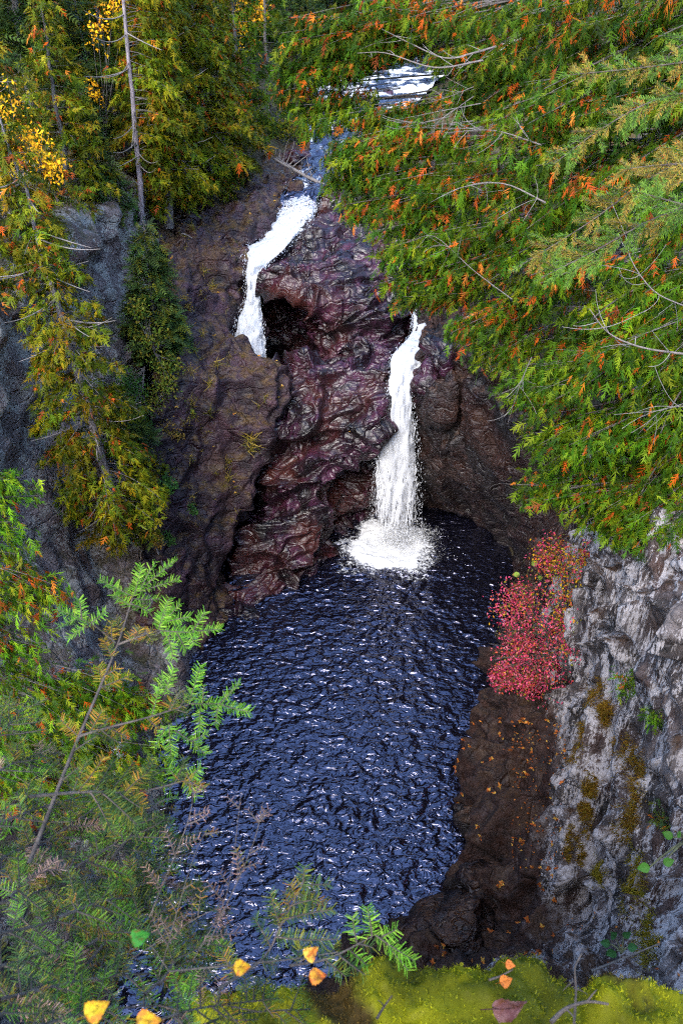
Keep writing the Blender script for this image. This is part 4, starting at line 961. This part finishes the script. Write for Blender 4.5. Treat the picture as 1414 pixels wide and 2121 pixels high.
def moss_clump(px, py, r, seed, label, pal):
    rng = np.random.default_rng(seed)
    c, i0 = on_surface('cliff', KV, px, py)
    x, y, d = PROJ['cliff']
    rx, ry = r * 95, r * 190
    e = np.hypot((x - px) / rx, (y - py) / ry)
    cand = np.where((e < 1.5) & (np.abs(d - depth_of(c)) < 1.6))[0]
    keep = cand[e[cand] + 0.75 * fbm(KV[cand] * np.array([3.2, 3.2, 1.6]), 3, seed) < 0.85]
    if len(keep) < 20: keep = cand
    n = 2200
    i = rng.choice(keep, n)
    out = np.where((KN[i] * (CAM - KV[i])).sum(1) > 0, 1.0, -1.0)[:, None] * KN[i]
    pos = KV[i] + rng.normal(size=(n, 3)) * 0.05 + out * 0.02 - c
    b = Buf(); b.scatter(BL_T * np.array([1, 3.0, 1]), BL_F, pos, basis(out + unit(n, rng) * 0.8 + np.array([0, 0, -0.4]), unit(n, rng)), rng.uniform(0.04, 0.12, n), pick(pal, n, rng))
    root = b.build('moss_patch', M['foliage']); root.location = [float(q) for q in c]
    tag(root, label, 'moss', 'moss patches on the lichen cliff')
BRM = np.array([[0.14, 0.07, 0.008], [0.20, 0.10, 0.010], [0.10, 0.055, 0.008], [0.16, 0.12, 0.012]])
GOM = np.array([[0.16, 0.13, 0.010], [0.12, 0.11, 0.010], [0.22, 0.15, 0.012]])
for k, (px, py, r, lab, pal) in enumerate([
        (1240, 1452, 0.22, 'topmost small brown moss patch on the pale face', BRM), (1255, 1488, 0.16, 'second brown moss patch just under the topmost one', BRM), (1195, 1535, 0.22, 'brown moss patch at the left brink of the pale face', BRM),
        (1300, 1590, 0.30, 'wide rusty moss patch below the green seedlings', BRM), (1315, 1660, 0.28, 'thick rusty moss patch under the wide one', BRM), (1190, 1755, 0.16, 'lone brown moss patch low on the dark streaks', BRM),
        (1243, 1808, 0.17, 'round golden moss patch in the middle of the streaked face', GOM), (1320, 1800, 0.24, 'golden moss patch right of the round one', GOM), (1330, 1880, 0.28, 'large golden moss patch near the lower right', GOM),
        (1345, 1960, 0.22, 'lowest golden moss patch beside the pale stick', GOM), (1225, 1620, 0.14, 'tiny brown moss patch in the middle of the pale face', BRM), (1290, 1720, 0.2, 'brown moss patch in the gully right of the dark streaks', BRM), (1215, 1700, 0.13, 'narrow brown moss patch beside the dark streaks', BRM)]):
    moss_clump(px, py, r, 300 + k, lab, pal)

def seedling(px, py, h, seed, label, pal, key='cliff', V=None, name='cedar_seedling', frond=0.16):
    rng = np.random.default_rng(seed); V = KV if V is None else V
    c, i = on_surface(key, V, px, py)
    root = empty(name, c); wood = Buf(); crown = Buf()
    paths = [bezier(np.zeros(3), np.array([rng.normal() * 0.1, -0.15, h * 0.3]), np.array([rng.normal() * 0.25 * h, -0.25 + rng.normal() * 0.1, h * rng.uniform(0.5, 1.0)]), 7) for _ in range(7)]
    leafy_branches(paths, rng, FR_NEAR, frond, 34, pal, 0.06, wood, crown, start=0.1, spread=0.14, hang=0.1, twig_r=0.005)
    wood.build('stem', M['bark'], root); crown.build('crown', M['foliage'], root)
    tag(root, label, 'seedling')
seedling(1290, 1445, 0.9, 401, 'upright green cedar seedling high on the pale face', GREEN * 1.7)
seedling(1345, 1490, 0.7, 402, 'second cedar seedling, right of the upright one', GREEN * 1.7)
seedling(1355, 1700, 0.5, 403, 'blue-green spruce seedling near the right margin', SPRUCE * 1.5, name='spruce_seedling')

# bleached log lying across the cascade head
log = Buf(); lp = [P(545, 322, 47), P(575, 343, 46.2), P(610, 362, 45.6), P(660, 388, 45), P(740, 425, 44)]
lp = catmull(np.array(lp)[:, None], [6] * 4, 0)[:, 0] + np.array([0, 0, 0.25])
root = empty('fallen_log', lp[0])
log.tube(lp - lp[0], np.linspace(0.05, 0.11, len(lp)), 8)
log.build('trunk', M['twig'], root, smooth=True)
for k in range(16):
    i = 4 + k; q = lp[min(i, len(lp) - 2)] - lp[0]; d = rng.normal(size=3) * np.array([0.5, 0.4, 0.5]) + np.array([0.2, -0.2, 0.5]); d = d / np.linalg.norm(d) * rng.uniform(0.6, 1.5)
    t = Buf(); t.tube(bezier(q, q + d * 0.5 + rng.normal(size=3) * 0.1, q + d, 6), np.linspace(0.04, 0.01, 6), 5); t.build('branch', M['twig'], root)
tag(root, 'bleached fallen log with bare twigs at the cascade head', 'log')
for k, (a, b, lab) in enumerate([((375, 478), (405, 497), 'short pale stick lying high on the purple slope'), ((325, 1135), (350, 1180), 'bleached stick on the slope below the small green plant')]):
    c0 = on_surface('slope', SV, *a)[0]; c1 = on_surface('slope', SV, *b)[0]
    t = Buf(); mid_ = (c0 + c1) / 2 + np.array([0, -0.1, 0.12]); t.tube(bezier(c0, mid_, c1, 7) + np.array([0, -0.05, 0.06]), np.linspace(0.045, 0.02, 7), 6)
    tag(t.build('stick', M['twig']), lab, 'stick')
boulder('bright_patch_standin', P(243, 1570, 15.5), (0.42, 0.4, 0.5), plain('bright_patch_white', (0.62, 0.62, 0.6), 0.8), 61, 'white lump standing in for a bright patch of pool glimpsed through the fir boughs on the left', 'boulder')  # pale lump added in place of a bright patch taken for pool reflection

# ------------------------------------------------------------------ the mossy ledge at the viewer's feet
edge = [(400, 2075), (460, 2050), (530, 2030), (640, 2036), (760, 2004), (900, 1998), (1050, 1990), (1130, 2006), (1195, 2034), (1260, 2020), (1340, 2034), (1414, 2046), (1520, 2060)]
E = np.array([PT(px, py + 24, 1.75) for px, py in edge])
back_ = E + np.array([0, -0.55, 0.09]); mid1 = E + np.array([0, -0.22, 0.035]); mid2 = E + np.array([0, -0.08, 0.02])
front = E + np.array([0, 0.035, -0.05]); low_ = E + np.array([0, 0.02, -0.25])
S = loft([back_, mid1, mid2, E, front, low_], 0.0085)
Nn = grid_normals(S).reshape(-1, 3); Nn *= np.sign(Nn[:, 2:3].mean())
MV = S.reshape(-1, 3).copy()
bump_ = 0.034 * fbm(MV * 9, 2, 801) + 0.020 * np.abs(fbm(MV * 30, 3, 802)) - 0.01
MV += Nn * bump_[:, None]
def moss_tint(p):
    f = np.clip(fbm(p * 7, 3, 805) * 0.7 + 0.5, 0, 1)[:, None]
    c = np.array([[0.07, 0.08, 0.004]]) * (1 - f) + np.array([[0.33, 0.32, 0.008]]) * f
    b = np.clip((fbm(p * 5 + 9, 2, 806) - 0.25) * 4, 0, 1)[:, None]
    return c * (1 - b) + np.array([[0.08, 0.05, 0.012]]) * b
ledge = mesh_obj('moss_bank', MV, grid_faces(*S.shape[:2]), M['foliage'], None, moss_tint(MV) * 0.6, True)
tag(ledge, 'mossy rim of the viewpoint ledge', kind='structure')
rng = np.random.default_rng(81)
n = 36000
i = rng.integers(0, len(MV), n)
pos = MV[i] + rng.normal(size=(n, 3)) * 0.003
b = Buf(); b.scatter(BL_T[:4] * np.array([1.7, 5.0, 1]), BL_F[:1], pos, basis(Nn[i] + unit(n, rng) * 0.9, unit(n, rng)), rng.uniform(0.004, 0.009, n), moss_tint(pos) * rng.uniform(0.6, 1.7, (n, 1)))
o = b.build('moss', M['foliage']); tag(o, 'bright yellow-green moss carpet along the bottom', 'moss', kind='stuff')

def broad_leaf(name, c, size, d, up, col, seed, label, cat='leaf', group=None, curl=0.25, edge_col=None):
    rng = np.random.default_rng(seed)
    nu, nv = 31, 19
    t = np.linspace(0, 1, nu); s = np.linspace(-1, 1, nv)
    w = 0.46 * np.sin(math.pi * np.clip(t, 0, 1) ** 0.62) ** 1.05 * (1 - 0.3 * t) * (1 + 0.07 * np.sin(t * 40)) + 0.004
    T_, S_ = np.meshgrid(t, s, indexing='ij')
    V = np.stack([T_, S_ * w[:, None], 0.12 * np.abs(S_) * w[:, None] * 2 - curl * (T_ - 0.4) ** 2 + 0.03 * np.sin(T_ * 9 + S_ * 4)], -1).reshape(-1, 3)
    stalk = 0.0
    R = basis(np.array([d], float), np.array([up], float))[0]
    C = np.broadcast_to(np.array(col, float), V.shape).copy()
    if edge_col is not None:
        f = np.clip(fbm(V * 4 + seed, 3, seed) * 0.9 + 0.1 + 0.5 * np.abs(S_.ravel()) ** 3, 0, 1)[:, None]
        C = C * (1 - f) + np.array(edge_col) * f
    vein = np.minimum(np.abs(S_.ravel()) * 6, np.abs(((T_ - 0.55 * np.abs(S_) * w[:, None]).ravel() * 8) % 1 - 0.5) * 5)
    C = C * (0.72 + 0.28 * np.clip(vein, 0, 1))[:, None]
    spot = np.clip((fbm(V * 7 + seed * 2.3, 3, seed + 8) - 0.35) * 5, 0, 1)[:, None]
    C = C * (1 - 0.7 * spot) + np.array([0.10, 0.04, 0.015]) * 0.7 * spot
    root = empty(name, c)
    bl = mesh_obj('blade', (V - np.array([0.0, 0, 0])) @ R.T * size, grid_faces(nu, nv), M['foliage'], root, C, True)
    st = Buf(); st.tube(np.array([[0.6, 0, 0.006], [0.2, 0, 0.006], [0, 0, 0], [-0.35, 0.05, 0.05]]) @ R.T * size, [0.006 * size, 0.010 * size, 0.014 * size, 0.012 * size], 5, np.array(col) * 0.5)
    st.build('stalk', M['foliage'], root)
    tag(root, label, cat, group)
    return root
YEL, ORG = (0.46, 0.29, 0.015), (0.36, 0.10, 0.015)
LG = 'yellow leaves along the bottom'
broad_leaf('yellow_leaf', PT(484, 2004, 1.15), 0.026, (1, 0.1, -0.1), (0.1, -0.6, 0.8), YEL, 1, 'round yellow leaf on the thin twig over the moss', group=LG, edge_col=ORG)
broad_leaf('yellow_leaf', PT(632, 1985, 1.2), 0.027, (0.7, 0.3, 0.6), (-0.3, -0.7, 0.7), (0.48, 0.30, 0.04), 2, 'upright pointed golden leaf at the twig end', group=LG, edge_col=ORG)
broad_leaf('yellow_leaf', PT(640, 2022, 1.2), 0.028, (1, 0.1, -0.15), (0.2, -0.6, 0.7), (0.44, 0.20, 0.02), 3, 'orange-edged leaf below the upright golden one', group=LG, edge_col=(0.42, 0.09, 0.02))
broad_leaf('yellow_leaf', PT(176, 2105, 0.9), 0.030, (0.9, 0.4, 0.25), (-0.1, -0.7, 0.7), (0.42, 0.30, 0.015), 4, 'large yellow leaf at the bottom left corner', group=LG, edge_col=(0.38, 0.13, 0.015))
broad_leaf('yellow_leaf', PT(282, 2112, 0.9), 0.030, (1, 0.0, -0.15), (0.1, -0.7, 0.7), (0.44, 0.25, 0.015), 5, 'large yellow leaf cut by the bottom edge', group=LG, edge_col=(0.40, 0.12, 0.02))
broad_leaf('green_leaf', PT(270, 1945, 1.05), 0.027, (1, 0.2, 0.1), (0, -0.7, 0.7), (0.03, 0.16, 0.02), 6, 'single green leaf among the fir twigs lower left', group=None)
broad_leaf('dead_leaf', PT(1020, 2090, 1.62), 0.075, (1, 0.05, -0.05), (0.1, -0.95, 0.35), (0.10, 0.04, 0.04), 7, 'curled purple-brown dead leaf on the moss', curl=0.6, edge_col=(0.17, 0.09, 0.09))
broad_leaf('fallen_leaf', PT(1035, 2036, 1.68), 0.030, (1, 0.3, 0.0), (0, -0.5, 0.9), (0.55, 0.16, 0.03), 8, 'small orange leaf on the moss above the curled one')
broad_leaf('fallen_leaf', PT(1046, 1996, 1.7), 0.022, (1, -0.3, 0.1), (0, -0.5, 0.9), (0.5, 0.14, 0.03), 9, 'tiny orange leaf on the crest of the moss')
def sprig(base, leaves, size, seed, label, col):
    rng = np.random.default_rng(seed); root = empty('leafy_sprig', base)
    st = Buf()
    for k, (p, d) in enumerate(leaves):
        q = p - base
        st.tube(bezier(np.zeros(3), q * 0.5 + np.array([0, 0, 0.03]), q, 6), np.linspace(0.006, 0.003, 6), 5, (0.6, 0.7, 0.3))
        nu, nv = 9, 7; t = np.linspace(0, 1, nu); s = np.linspace(-1, 1, nv); w = 0.38 * np.sin(math.pi * t ** 0.7) + 0.004
        T_, S_ = np.meshgrid(t, s, indexing='ij')
        V = np.stack([T_, S_ * w[:, None], 0.1 * np.abs(S_) - 0.2 * T_ ** 2], -1).reshape(-1, 3)
        R = basis(np.array([d], float), np.array([[0.1, -0.6, 0.8]]))[0]
        mesh_obj('leaf', V @ R.T * size * rng.uniform(0.8, 1.2) + q, grid_faces(nu, nv), M['foliage'], root, np.array(col) * rng.uniform(0.8, 1.3), True)
    st.build('stem', M['bark'], root)
    tag(root, label, 'plant')
sprig(PT(1420, 1740, 3.2), [(PT(1345, 1795, 3.1), (-0.6, 0, -0.2)), (PT(1372, 1788, 3.1), (0.6, 0, 0.3)), (PT(1400, 1725, 3.1), (0.4, 0, -0.4)), (PT(1392, 1735, 3.15), (-0.4, 0.2, 0.1))], 0.045, 5, 'green leafy sprig poking in at the right margin', (0.05, 0.14, 0.02))
sprig(PT(1285, 1975, 4.2), [(PT(1262, 1955, 4.2), (-0.7, 0, 0.2)), (PT(1290, 1940, 4.2), (0.4, 0, 0.6)), (PT(1275, 1970, 4.1), (-0.4, 0, -0.4)), (PT(1298, 1962, 4.2), (0.7, 0, 0)), (PT(1272, 1942, 4.2), (-0.3, 0, 0.6))], 0.055, 6, 'little round-leaved green plant just beyond the moss', (0.03, 0.09, 0.025))
sprig(P(1090, 1190, 20), [(P(1075, 1190, 19.9), (-0.7, 0, 0)), (P(1100, 1170, 19.8), (0.5, 0, 0.4)), (P(1112, 1195, 19.8), (0.6, 0, -0.3))], 0.22, 7, 'pale green leaves sprouting above the crimson shrub', (0.20, 0.28, 0.04))
def stick(pts, r, label, mat='twig', side=()):
    p = catmull(np.array(pts)[:, None], [6] * (len(pts) - 1), 0)[:, 0]
    root = empty('twig', p[0]); t = Buf(); t.tube(p - p[0], np.linspace(r, r * 0.5, len(p)), 6, (0.45, 0.4, 0.36)); t.build('stem', M[mat], root, smooth=True)
    for a, b in side:
        s_ = Buf(); s_.tube(bezier(a - p[0], (a + b) / 2 - p[0] + np.array([0, 0, 0.01]), b - p[0], 5), np.linspace(r * 0.5, r * 0.2, 5), 5, (0.45, 0.4, 0.36)); s_.build('branch', M[mat], root)
    tag(root, label, 'twig')
stick([PT(1222, 2012, 2.0), PT(1290, 1985, 2.1), PT(1368, 1953, 2.2)], 0.0035, 'pale straight stick rising from the moss towards the right')
stick([PT(1188, 2121, 1.62), PT(1192, 2050, 1.66), PT(1190, 2005, 1.68), PT(1204, 1975, 1.7)], 0.003, 'upright brown twig standing in the moss', 'bark', [(PT(1192, 2050, 1.66), PT(1215, 2060, 1.66)), (PT(1190, 2030, 1.67), PT(1165, 2052, 1.66))])
stick([PT(1012, 2030, 1.68), PT(1035, 2022, 1.69), PT(1062, 2008, 1.69)], 0.003, 'short dark twig lying on the moss crest', 'bark')
stick([PT(780, 2110, 1.6), PT(795, 2085, 1.62), PT(812, 2062, 1.62)], 0.003, 'forked dark twig on the moss in the middle', 'bark', [(PT(795, 2085, 1.62), PT(782, 2072, 1.61))])
stick([PT(1140, 2118, 1.58), PT(1170, 2090, 1.6), PT(1215, 2075, 1.61), PT(1260, 2080, 1.6)], 0.005, 'dark root crossing the moss at the lower right', 'bark', [(PT(1170, 2090, 1.6), PT(1190, 2112, 1.58)), (PT(1215, 2075, 1.61), PT(1235, 2050, 1.62))])
stick([PT(350, 2012, 1.14), PT(430, 2004, 1.16), PT(520, 1995, 1.18), PT(610, 1986, 1.2), PT(700, 1972, 1.22)], 0.0015, 'thin bare twig carrying the yellow leaves', 'bark', [(PT(350, 2012, 1.14), PT(310, 1955, 1.14)), (PT(430, 2004, 1.16), PT(455, 2040, 1.16))])

# ------------------------------------------------------------------ the fir at the viewer's left
FIRG = np.array([[0.085, 0.22, 0.014], [0.12, 0.28, 0.02], [0.06, 0.17, 0.014], [0.18, 0.31, 0.03]])
FIRD = np.array([[0.030, 0.060, 0.015], [0.055, 0.095, 0.018], [0.11, 0.11, 0.012], [0.020, 0.042, 0.014]])
FIRY = np.array([[0.26, 0.17, 0.015], [0.20, 0.15, 0.015], [0.30, 0.13, 0.02], [0.09, 0.11, 0.012], [0.06, 0.09, 0.012]])
FIRP = np.array([[0.34, 0.20, 0.16], [0.28, 0.15, 0.11], [0.22, 0.12, 0.08]])
NEEDLE = np.array([[0, -0.05, 0], [0, 0.05, 0], [1.0, 0.03, 0.02], [1.0, -0.03, 0.02]], float)
def shoot(wood, need, a, b, pal, rng, nl=0.021, gap=0.0027, radial=False, density=1.0, r=0.0016, full=0.75):
    L = np.linalg.norm(b - a); m = max(4, int(L / gap * density))
    ax = (b - a) / L
    mid_ = (a + b) / 2 + rng.normal(size=3) * L * 0.04
    pth = bezier(a, mid_, b, 6); wood.tube(pth, np.linspace(r * 1.3, r * 0.6, 6), 3, (0.5, 0.42, 0.36))
    n_ = CAM - mid_; n_ /= np.linalg.norm(n_); n_ = n_ * 0.6 + np.array([0, 0, 0.8]) + rng.normal(size=3) * 0.25
    side = np.cross(ax, n_); side /= np.linalg.norm(side); nn = np.cross(side, ax)
    t = np.repeat(np.linspace(0.03, 1.0, m), 2); sg = np.tile([1.0, -1.0], m)
    k = len(t)
    pos = (1 - t)[:, None] ** 2 * a + (2 * t * (1 - t))[:, None] * mid_ + (t ** 2)[:, None] * b
    if radial:
        ph = rng.uniform(0, 2 * math.pi, k)
        out = side * np.cos(ph)[:, None] + nn * np.sin(ph)[:, None]
        d = out * 0.8 + ax * 0.75
    else:
        d = side * sg[:, None] + ax * (0.35 + 0.5 * t ** 3 + rng.normal(size=k) * 0.2)[:, None] + nn * (0.18 + rng.normal(size=k) * 0.26)[:, None]
    sz = nl * (full + (1 - full) * np.sin(math.pi * np.clip(t, 0.02, 0.98)) ** 0.6) * rng.uniform(0.6, 1.15, k)
    ok = rng.random(k) < 0.93
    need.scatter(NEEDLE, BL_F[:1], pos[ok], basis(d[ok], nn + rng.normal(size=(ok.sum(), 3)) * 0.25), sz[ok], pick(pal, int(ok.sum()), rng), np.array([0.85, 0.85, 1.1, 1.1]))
def fir_branch(root, stem, shoots, seed, pal, stem_r=0.004, auto=0, auto_pal=None, nl=0.021, auto_len=0.10, radial=False, gap=0.0027, droop=0.0, name='branch', tip=True, density=1.0):
    rng = np.random.default_rng(seed); base = np.array(root.location)
    wood, need = Buf(), Buf()
    st = catmull((np.array(stem) - base)[:, None], [7] * (len(stem) - 1), 0)[:, 0]
    wood.tube(st, np.linspace(stem_r, stem_r * 0.45, len(st)), 6, (0.6, 0.52, 0.46))
    for a, b in shoots:
        shoot(wood, need, a - base, b - base, pal, rng, nl, gap, radial)
    for k in range(auto):
        t = rng.uniform(0.08, 0.97); x = t * (len(st) - 1); i = min(int(x), len(st) - 2)
        a = st[i] + (st[i + 1] - st[i]) * (x - i); ax = st[i + 1] - st[i]; ax /= np.linalg.norm(ax)
        v = CAM - base - a; v /= np.linalg.norm(v); n_ = v * 0.6 + np.array([0, 0, 0.8])
        sd = np.cross(ax, n_); sd /= np.linalg.norm(sd)
        d = ax * 0.75 + sd * (1 if k % 2 else -1) * 0.8 + rng.normal(size=3) * 0.22 + np.array([0, 0, -droop]); d /= np.linalg.norm(d)
        p_ = auto_pal[rng.integers(0, len(auto_pal))]
        shoot(wood, need, a, a + d * auto_len * rng.uniform(0.5, 1.3) * (1.15 - 0.5 * t), p_, rng, nl, gap, radial, density)
    if tip: shoot(wood, need, st[-2], st[-1] + (st[-1] - st[-2]) * 0.8, pal, rng, nl, gap, radial)
    w = wood.build(name, M['bark'], root); need.build('needles', M['foliage'], w)
    return w
fir = empty('fir_tree', W(-1.35, 0.45, 21.6))
tag(fir, 'young fir with bright tips crowding the lower left', 'tree')
tb = Buf(); tb.tube(np.array([[0, 0, 0], [0.05, 0.2, 0.35], [0.1, 0.45, 0.6], [0.15, 0.7, 0.85]]), [0.03, 0.025, 0.018, 0.01], 8); tb.build('trunk', M['bark'], fir)
def Q(a, Ta, b, Tb=None):
    return (PT(a[0], a[1], Ta), PT(b[0], b[1], Tb or Ta))
fir_branch(fir, [PT(60, 1790, 1.55), PT(150, 1560, 1.75), PT(205, 1430, 1.85), PT(245, 1332, 1.92), PT(275, 1238, 1.97)], [
    Q((277, 1236), 1.97, (208, 1200)), Q((277, 1236), 1.97, (293, 1172)), Q((290, 1222), 1.97, (322, 1165)), Q((290, 1222), 1.97, (364, 1160)), Q((290, 1225), 1.97, (370, 1200)), Q((276, 1240), 1.97, (330, 1240)), Q((270, 1255), 1.96, (238, 1232)), Q((270, 1250), 1.96, (310, 1268))],
    900, FIRG, 0.0045, 10, [FIRY, FIRD], auto_len=0.07, tip=False)
fir_branch(fir, [PT(245, 1335, 1.92), PT(290, 1318, 1.92), PT(328, 1306, 1.93)], [
    Q((328, 1306), 1.93, (350, 1240)), Q((335, 1290), 1.93, (372, 1252)), Q((338, 1290), 1.93, (392, 1278)), Q((330, 1306), 1.93, (405, 1310)), Q((400, 1308), 1.93, (424, 1268)), Q((400, 1308), 1.93, (457, 1303)), Q((395, 1310), 1.93, (402, 1335)), Q((345, 1306), 1.93, (358, 1362)), Q((330, 1300), 1.93, (345, 1262)), Q((365, 1308), 1.93, (385, 1345))],
    901, FIRG, 0.003, 5, [FIRY], auto_len=0.03, tip=False)
fir_branch(fir, [PT(240, 1332, 1.92), PT(215, 1310, 1.9), PT(188, 1290, 1.88)], [
    Q((190, 1292), 1.88, (118, 1262)), Q((170, 1285), 1.88, (165, 1242)), Q((190, 1290), 1.88, (218, 1268)), Q((180, 1292), 1.88, (143, 1322)), Q((160, 1282), 1.88, (125, 1296))], 902, FIRG, 0.003, 4, [FIRY], auto_len=0.03, tip=False)
fir_branch(fir, [PT(165, 1525, 1.78), PT(225, 1507, 1.8), PT(310, 1485, 1.83), PT(388, 1460, 1.86)], [
    Q((390, 1460), 1.86, (415, 1380), 1.88), Q((395, 1458), 1.86, (455, 1458)), Q((455, 1458), 1.86, (496, 1414)), Q((455, 1458), 1.86, (517, 1474)), Q((452, 1460), 1.86, (445, 1500)), Q((420, 1462), 1.86, (422, 1420)), Q((415, 1465), 1.86, (415, 1515)), Q((315, 1482), 1.83, (338, 1400)), Q((338, 1440), 1.83, (360, 1385)),
    Q((350, 1500), 1.84, (355, 1572)), Q((360, 1510), 1.84, (405, 1540)), Q((400, 1540), 1.84, (425, 1562)), Q((345, 1505), 1.84, (322, 1548)), Q((400, 1535), 1.84, (428, 1520))], 903, FIRG, 0.0035, 10, [FIRY, FIRD], auto_len=0.06, tip=False)
fir_branch(fir, [PT(60, 1650, 1.5), PT(180, 1640, 1.6), PT(290, 1640, 1.68), PT(400, 1612, 1.75)], [Q((385, 1618), 1.75, (415, 1590)), Q((380, 1618), 1.75, (408, 1648)), Q((370, 1620), 1.74, (350, 1590))], 904, FIRG, 0.0035, 26, [FIRY, FIRD, FIRD], auto_len=0.085, tip=False)
# right-hand low sprigs in front of the pool
fir_branch(fir, [PT(450, 2050, 1.35), PT(545, 1985, 1.5), PT(585, 1910, 1.55), PT(628, 1828, 1.6)], [Q((628, 1828), 1.6, (632, 1795)), Q((625, 1835), 1.6, (682, 1832)), Q((590, 1905), 1.55, (690, 1885)), Q((580, 1915), 1.55, (560, 1850)), Q((570, 1940), 1.53, (700, 1945)), Q((560, 1960), 1.52, (525, 1900)), Q((605, 1875), 1.57, (655, 1862))], 905, FIRD * 1.6, 0.003, 10, [FIRD, FIRY], auto_len=0.07, gap=0.003)
fir_branch(fir, [PT(600, 2000, 1.45), PT(680, 1985, 1.5), PT(770, 1940, 1.55)], [Q((770, 1940), 1.55, (760, 1880)), Q((775, 1935), 1.55, (858, 1990)), Q((800, 1955), 1.55, (845, 2010)), Q((790, 1940), 1.55, (820, 1925)), Q((740, 1955), 1.54, (730, 1900)), Q((720, 1965), 1.53, (760, 2000))], 906, FIRG, 0.003, 6, [FIRD * 1.4], auto_len=0.06, tip=False, gap=0.003)
rng = np.random.default_rng(91)
low_stems = [((-40, 1620), (120, 1560), 1.4, 1.65), ((-40, 1720), (230, 1640), 1.25, 1.6), ((-40, 1800), (260, 1720), 1.2, 1.55), ((-40, 1760), (200, 1850), 1.25, 1.5), ((-30, 1880), (330, 1800), 1.15, 1.55), ((-30, 1940), (430, 1885), 1.1, 1.5),
             ((-30, 2010), (300, 1960), 1.05, 1.4), ((0, 2070), (420, 2010), 1.0, 1.35), ((40, 2140), (360, 2080), 0.95, 1.25), ((-20, 2120), (180, 2010), 0.95, 1.2), ((120, 2150), (210, 1880), 1.1, 1.4), ((60, 1960), (190, 1690), 1.2, 1.5),
             ((250, 2140), (560, 2070), 1.0, 1.3), ((180, 2000), (290, 1800), 1.2, 1.5), ((380, 2140), (640, 2090), 1.1, 1.4), ((100, 1740), (330, 1600), 1.4, 1.7), ((-40, 1560), (60, 1450), 1.5, 1.7), ((200, 1900), (370, 1740), 1.3, 1.6), ((20, 1860), (130, 1760), 1.15, 1.4), ((300, 2060), (470, 1950), 1.2, 1.45), ((150, 1800), (350, 1700), 1.3, 1.55), ((180, 1960), (400, 1840), 1.2, 1.5), ((230, 1780), (330, 1660), 1.35, 1.55), ((120, 1900), (280, 1860), 1.15, 1.4), ((280, 1960), (380, 1830), 1.25, 1.5), ((330, 2040), (430, 1930), 1.2, 1.4)]
for k, (a, b, Ta, Tb) in enumerate(low_stems):
    m_ = ((a[0] + b[0]) / 2 + rng.normal() * 20, (a[1] + b[1]) / 2 - 15)
    fir_branch(fir, [PT(*a, Ta * 1.22), PT(*m_, (Ta + Tb) * 0.61), PT(*b, Tb * 1.22)], [], 920 + k, FIRD * 1.5, 0.003, 21, [FIRD * 1.5, FIRY * 0.7, FIRD * 2.0, FIRD, FIRD * 0.6, FIRG * 0.8] + ([FIRP] if k % 3 == 0 else []), auto_len=0.085, gap=0.004, nl=0.018)
dead_st = [((330, 2020), (400, 1780), (440, 1700)), ((400, 1990), (470, 1850), (500, 1640)), ((430, 1960), (520, 1760), (545, 1660)), ((310, 1900), (390, 1700), (400, 1620)), ((250, 2000), (430, 1890), (470, 1900))]
for k, st in enumerate(dead_st):
    rg = np.random.default_rng(960 + k); Tm = 1.5
    w = fir_branch(fir, [PT(*p, Tm + 0.05 * j) for j, p in enumerate(st)], [], 960 + k, FIRP, 0.0011, 8, [FIRP, FIRP * 0.8, FIRY], auto_len=0.045, gap=0.006, nl=0.014, tip=False, name='dead_branch', density=0.8)

# spruce boughs reaching in from the right
SPN = np.array([[0.10, 0.19, 0.022], [0.14, 0.23, 0.03], [0.065, 0.14, 0.02]])
SPY = np.array([[0.24, 0.19, 0.03], [0.32, 0.18, 0.03], [0.15, 0.16, 0.03]])
sp = empty('spruce_tree', W(4.6, 3.2, 19.5)); tag(sp, 'spruce boughs with pale tips reaching in from the right', 'tree')
tb = Buf(); tb.tube(np.array([[0, 0, 0], [0.1, 0.1, 1.5], [0.1, 0.2, 3.5], [0.15, 0.2, 6.0]]), [0.14, 0.12, 0.09, 0.05], 9); tb.build('trunk', M['bark'], sp, smooth=True)
for k, (st, n_, pl) in enumerate([
        ([(1480, 290, 4.4), (1330, 380, 4.5), (1220, 460, 4.6), (1075, 552, 4.7)], 42, [SPY, SPY, SPN]), ([(1480, 420, 4.2), (1360, 450, 4.4), (1230, 520, 4.5), (1120, 575, 4.6)], 34, [SPN, SPN, SPY]), ([(1480, 180, 4.5), (1350, 210, 4.6), (1240, 270, 4.7), (1145, 340, 4.8)], 34, [SPY, SPN]),
        ([(1480, 120, 4.6), (1330, 140, 4.7), (1180, 155, 4.8)], 22, [SPY, SPY, SPN]), ([(1480, 440, 4.0), (1400, 420, 4.1), (1330, 400, 4.2)], 16, [SPN]), ([(1480, 350, 4.2), (1400, 340, 4.2), (1290, 350, 4.4)], 16, [SPY]), ([(1480, 60, 4.6), (1400, 100, 4.7), (1370, 130, 4.7)], 10, [SPN])]):
    fir_branch(sp, [PT(*p) for p in st], [], 980 + k, SPN * 1.2, 0.006, int(n_ * 1.9), pl, auto_len=0.16, nl=0.030, radial=True, gap=0.0026, name='bough')
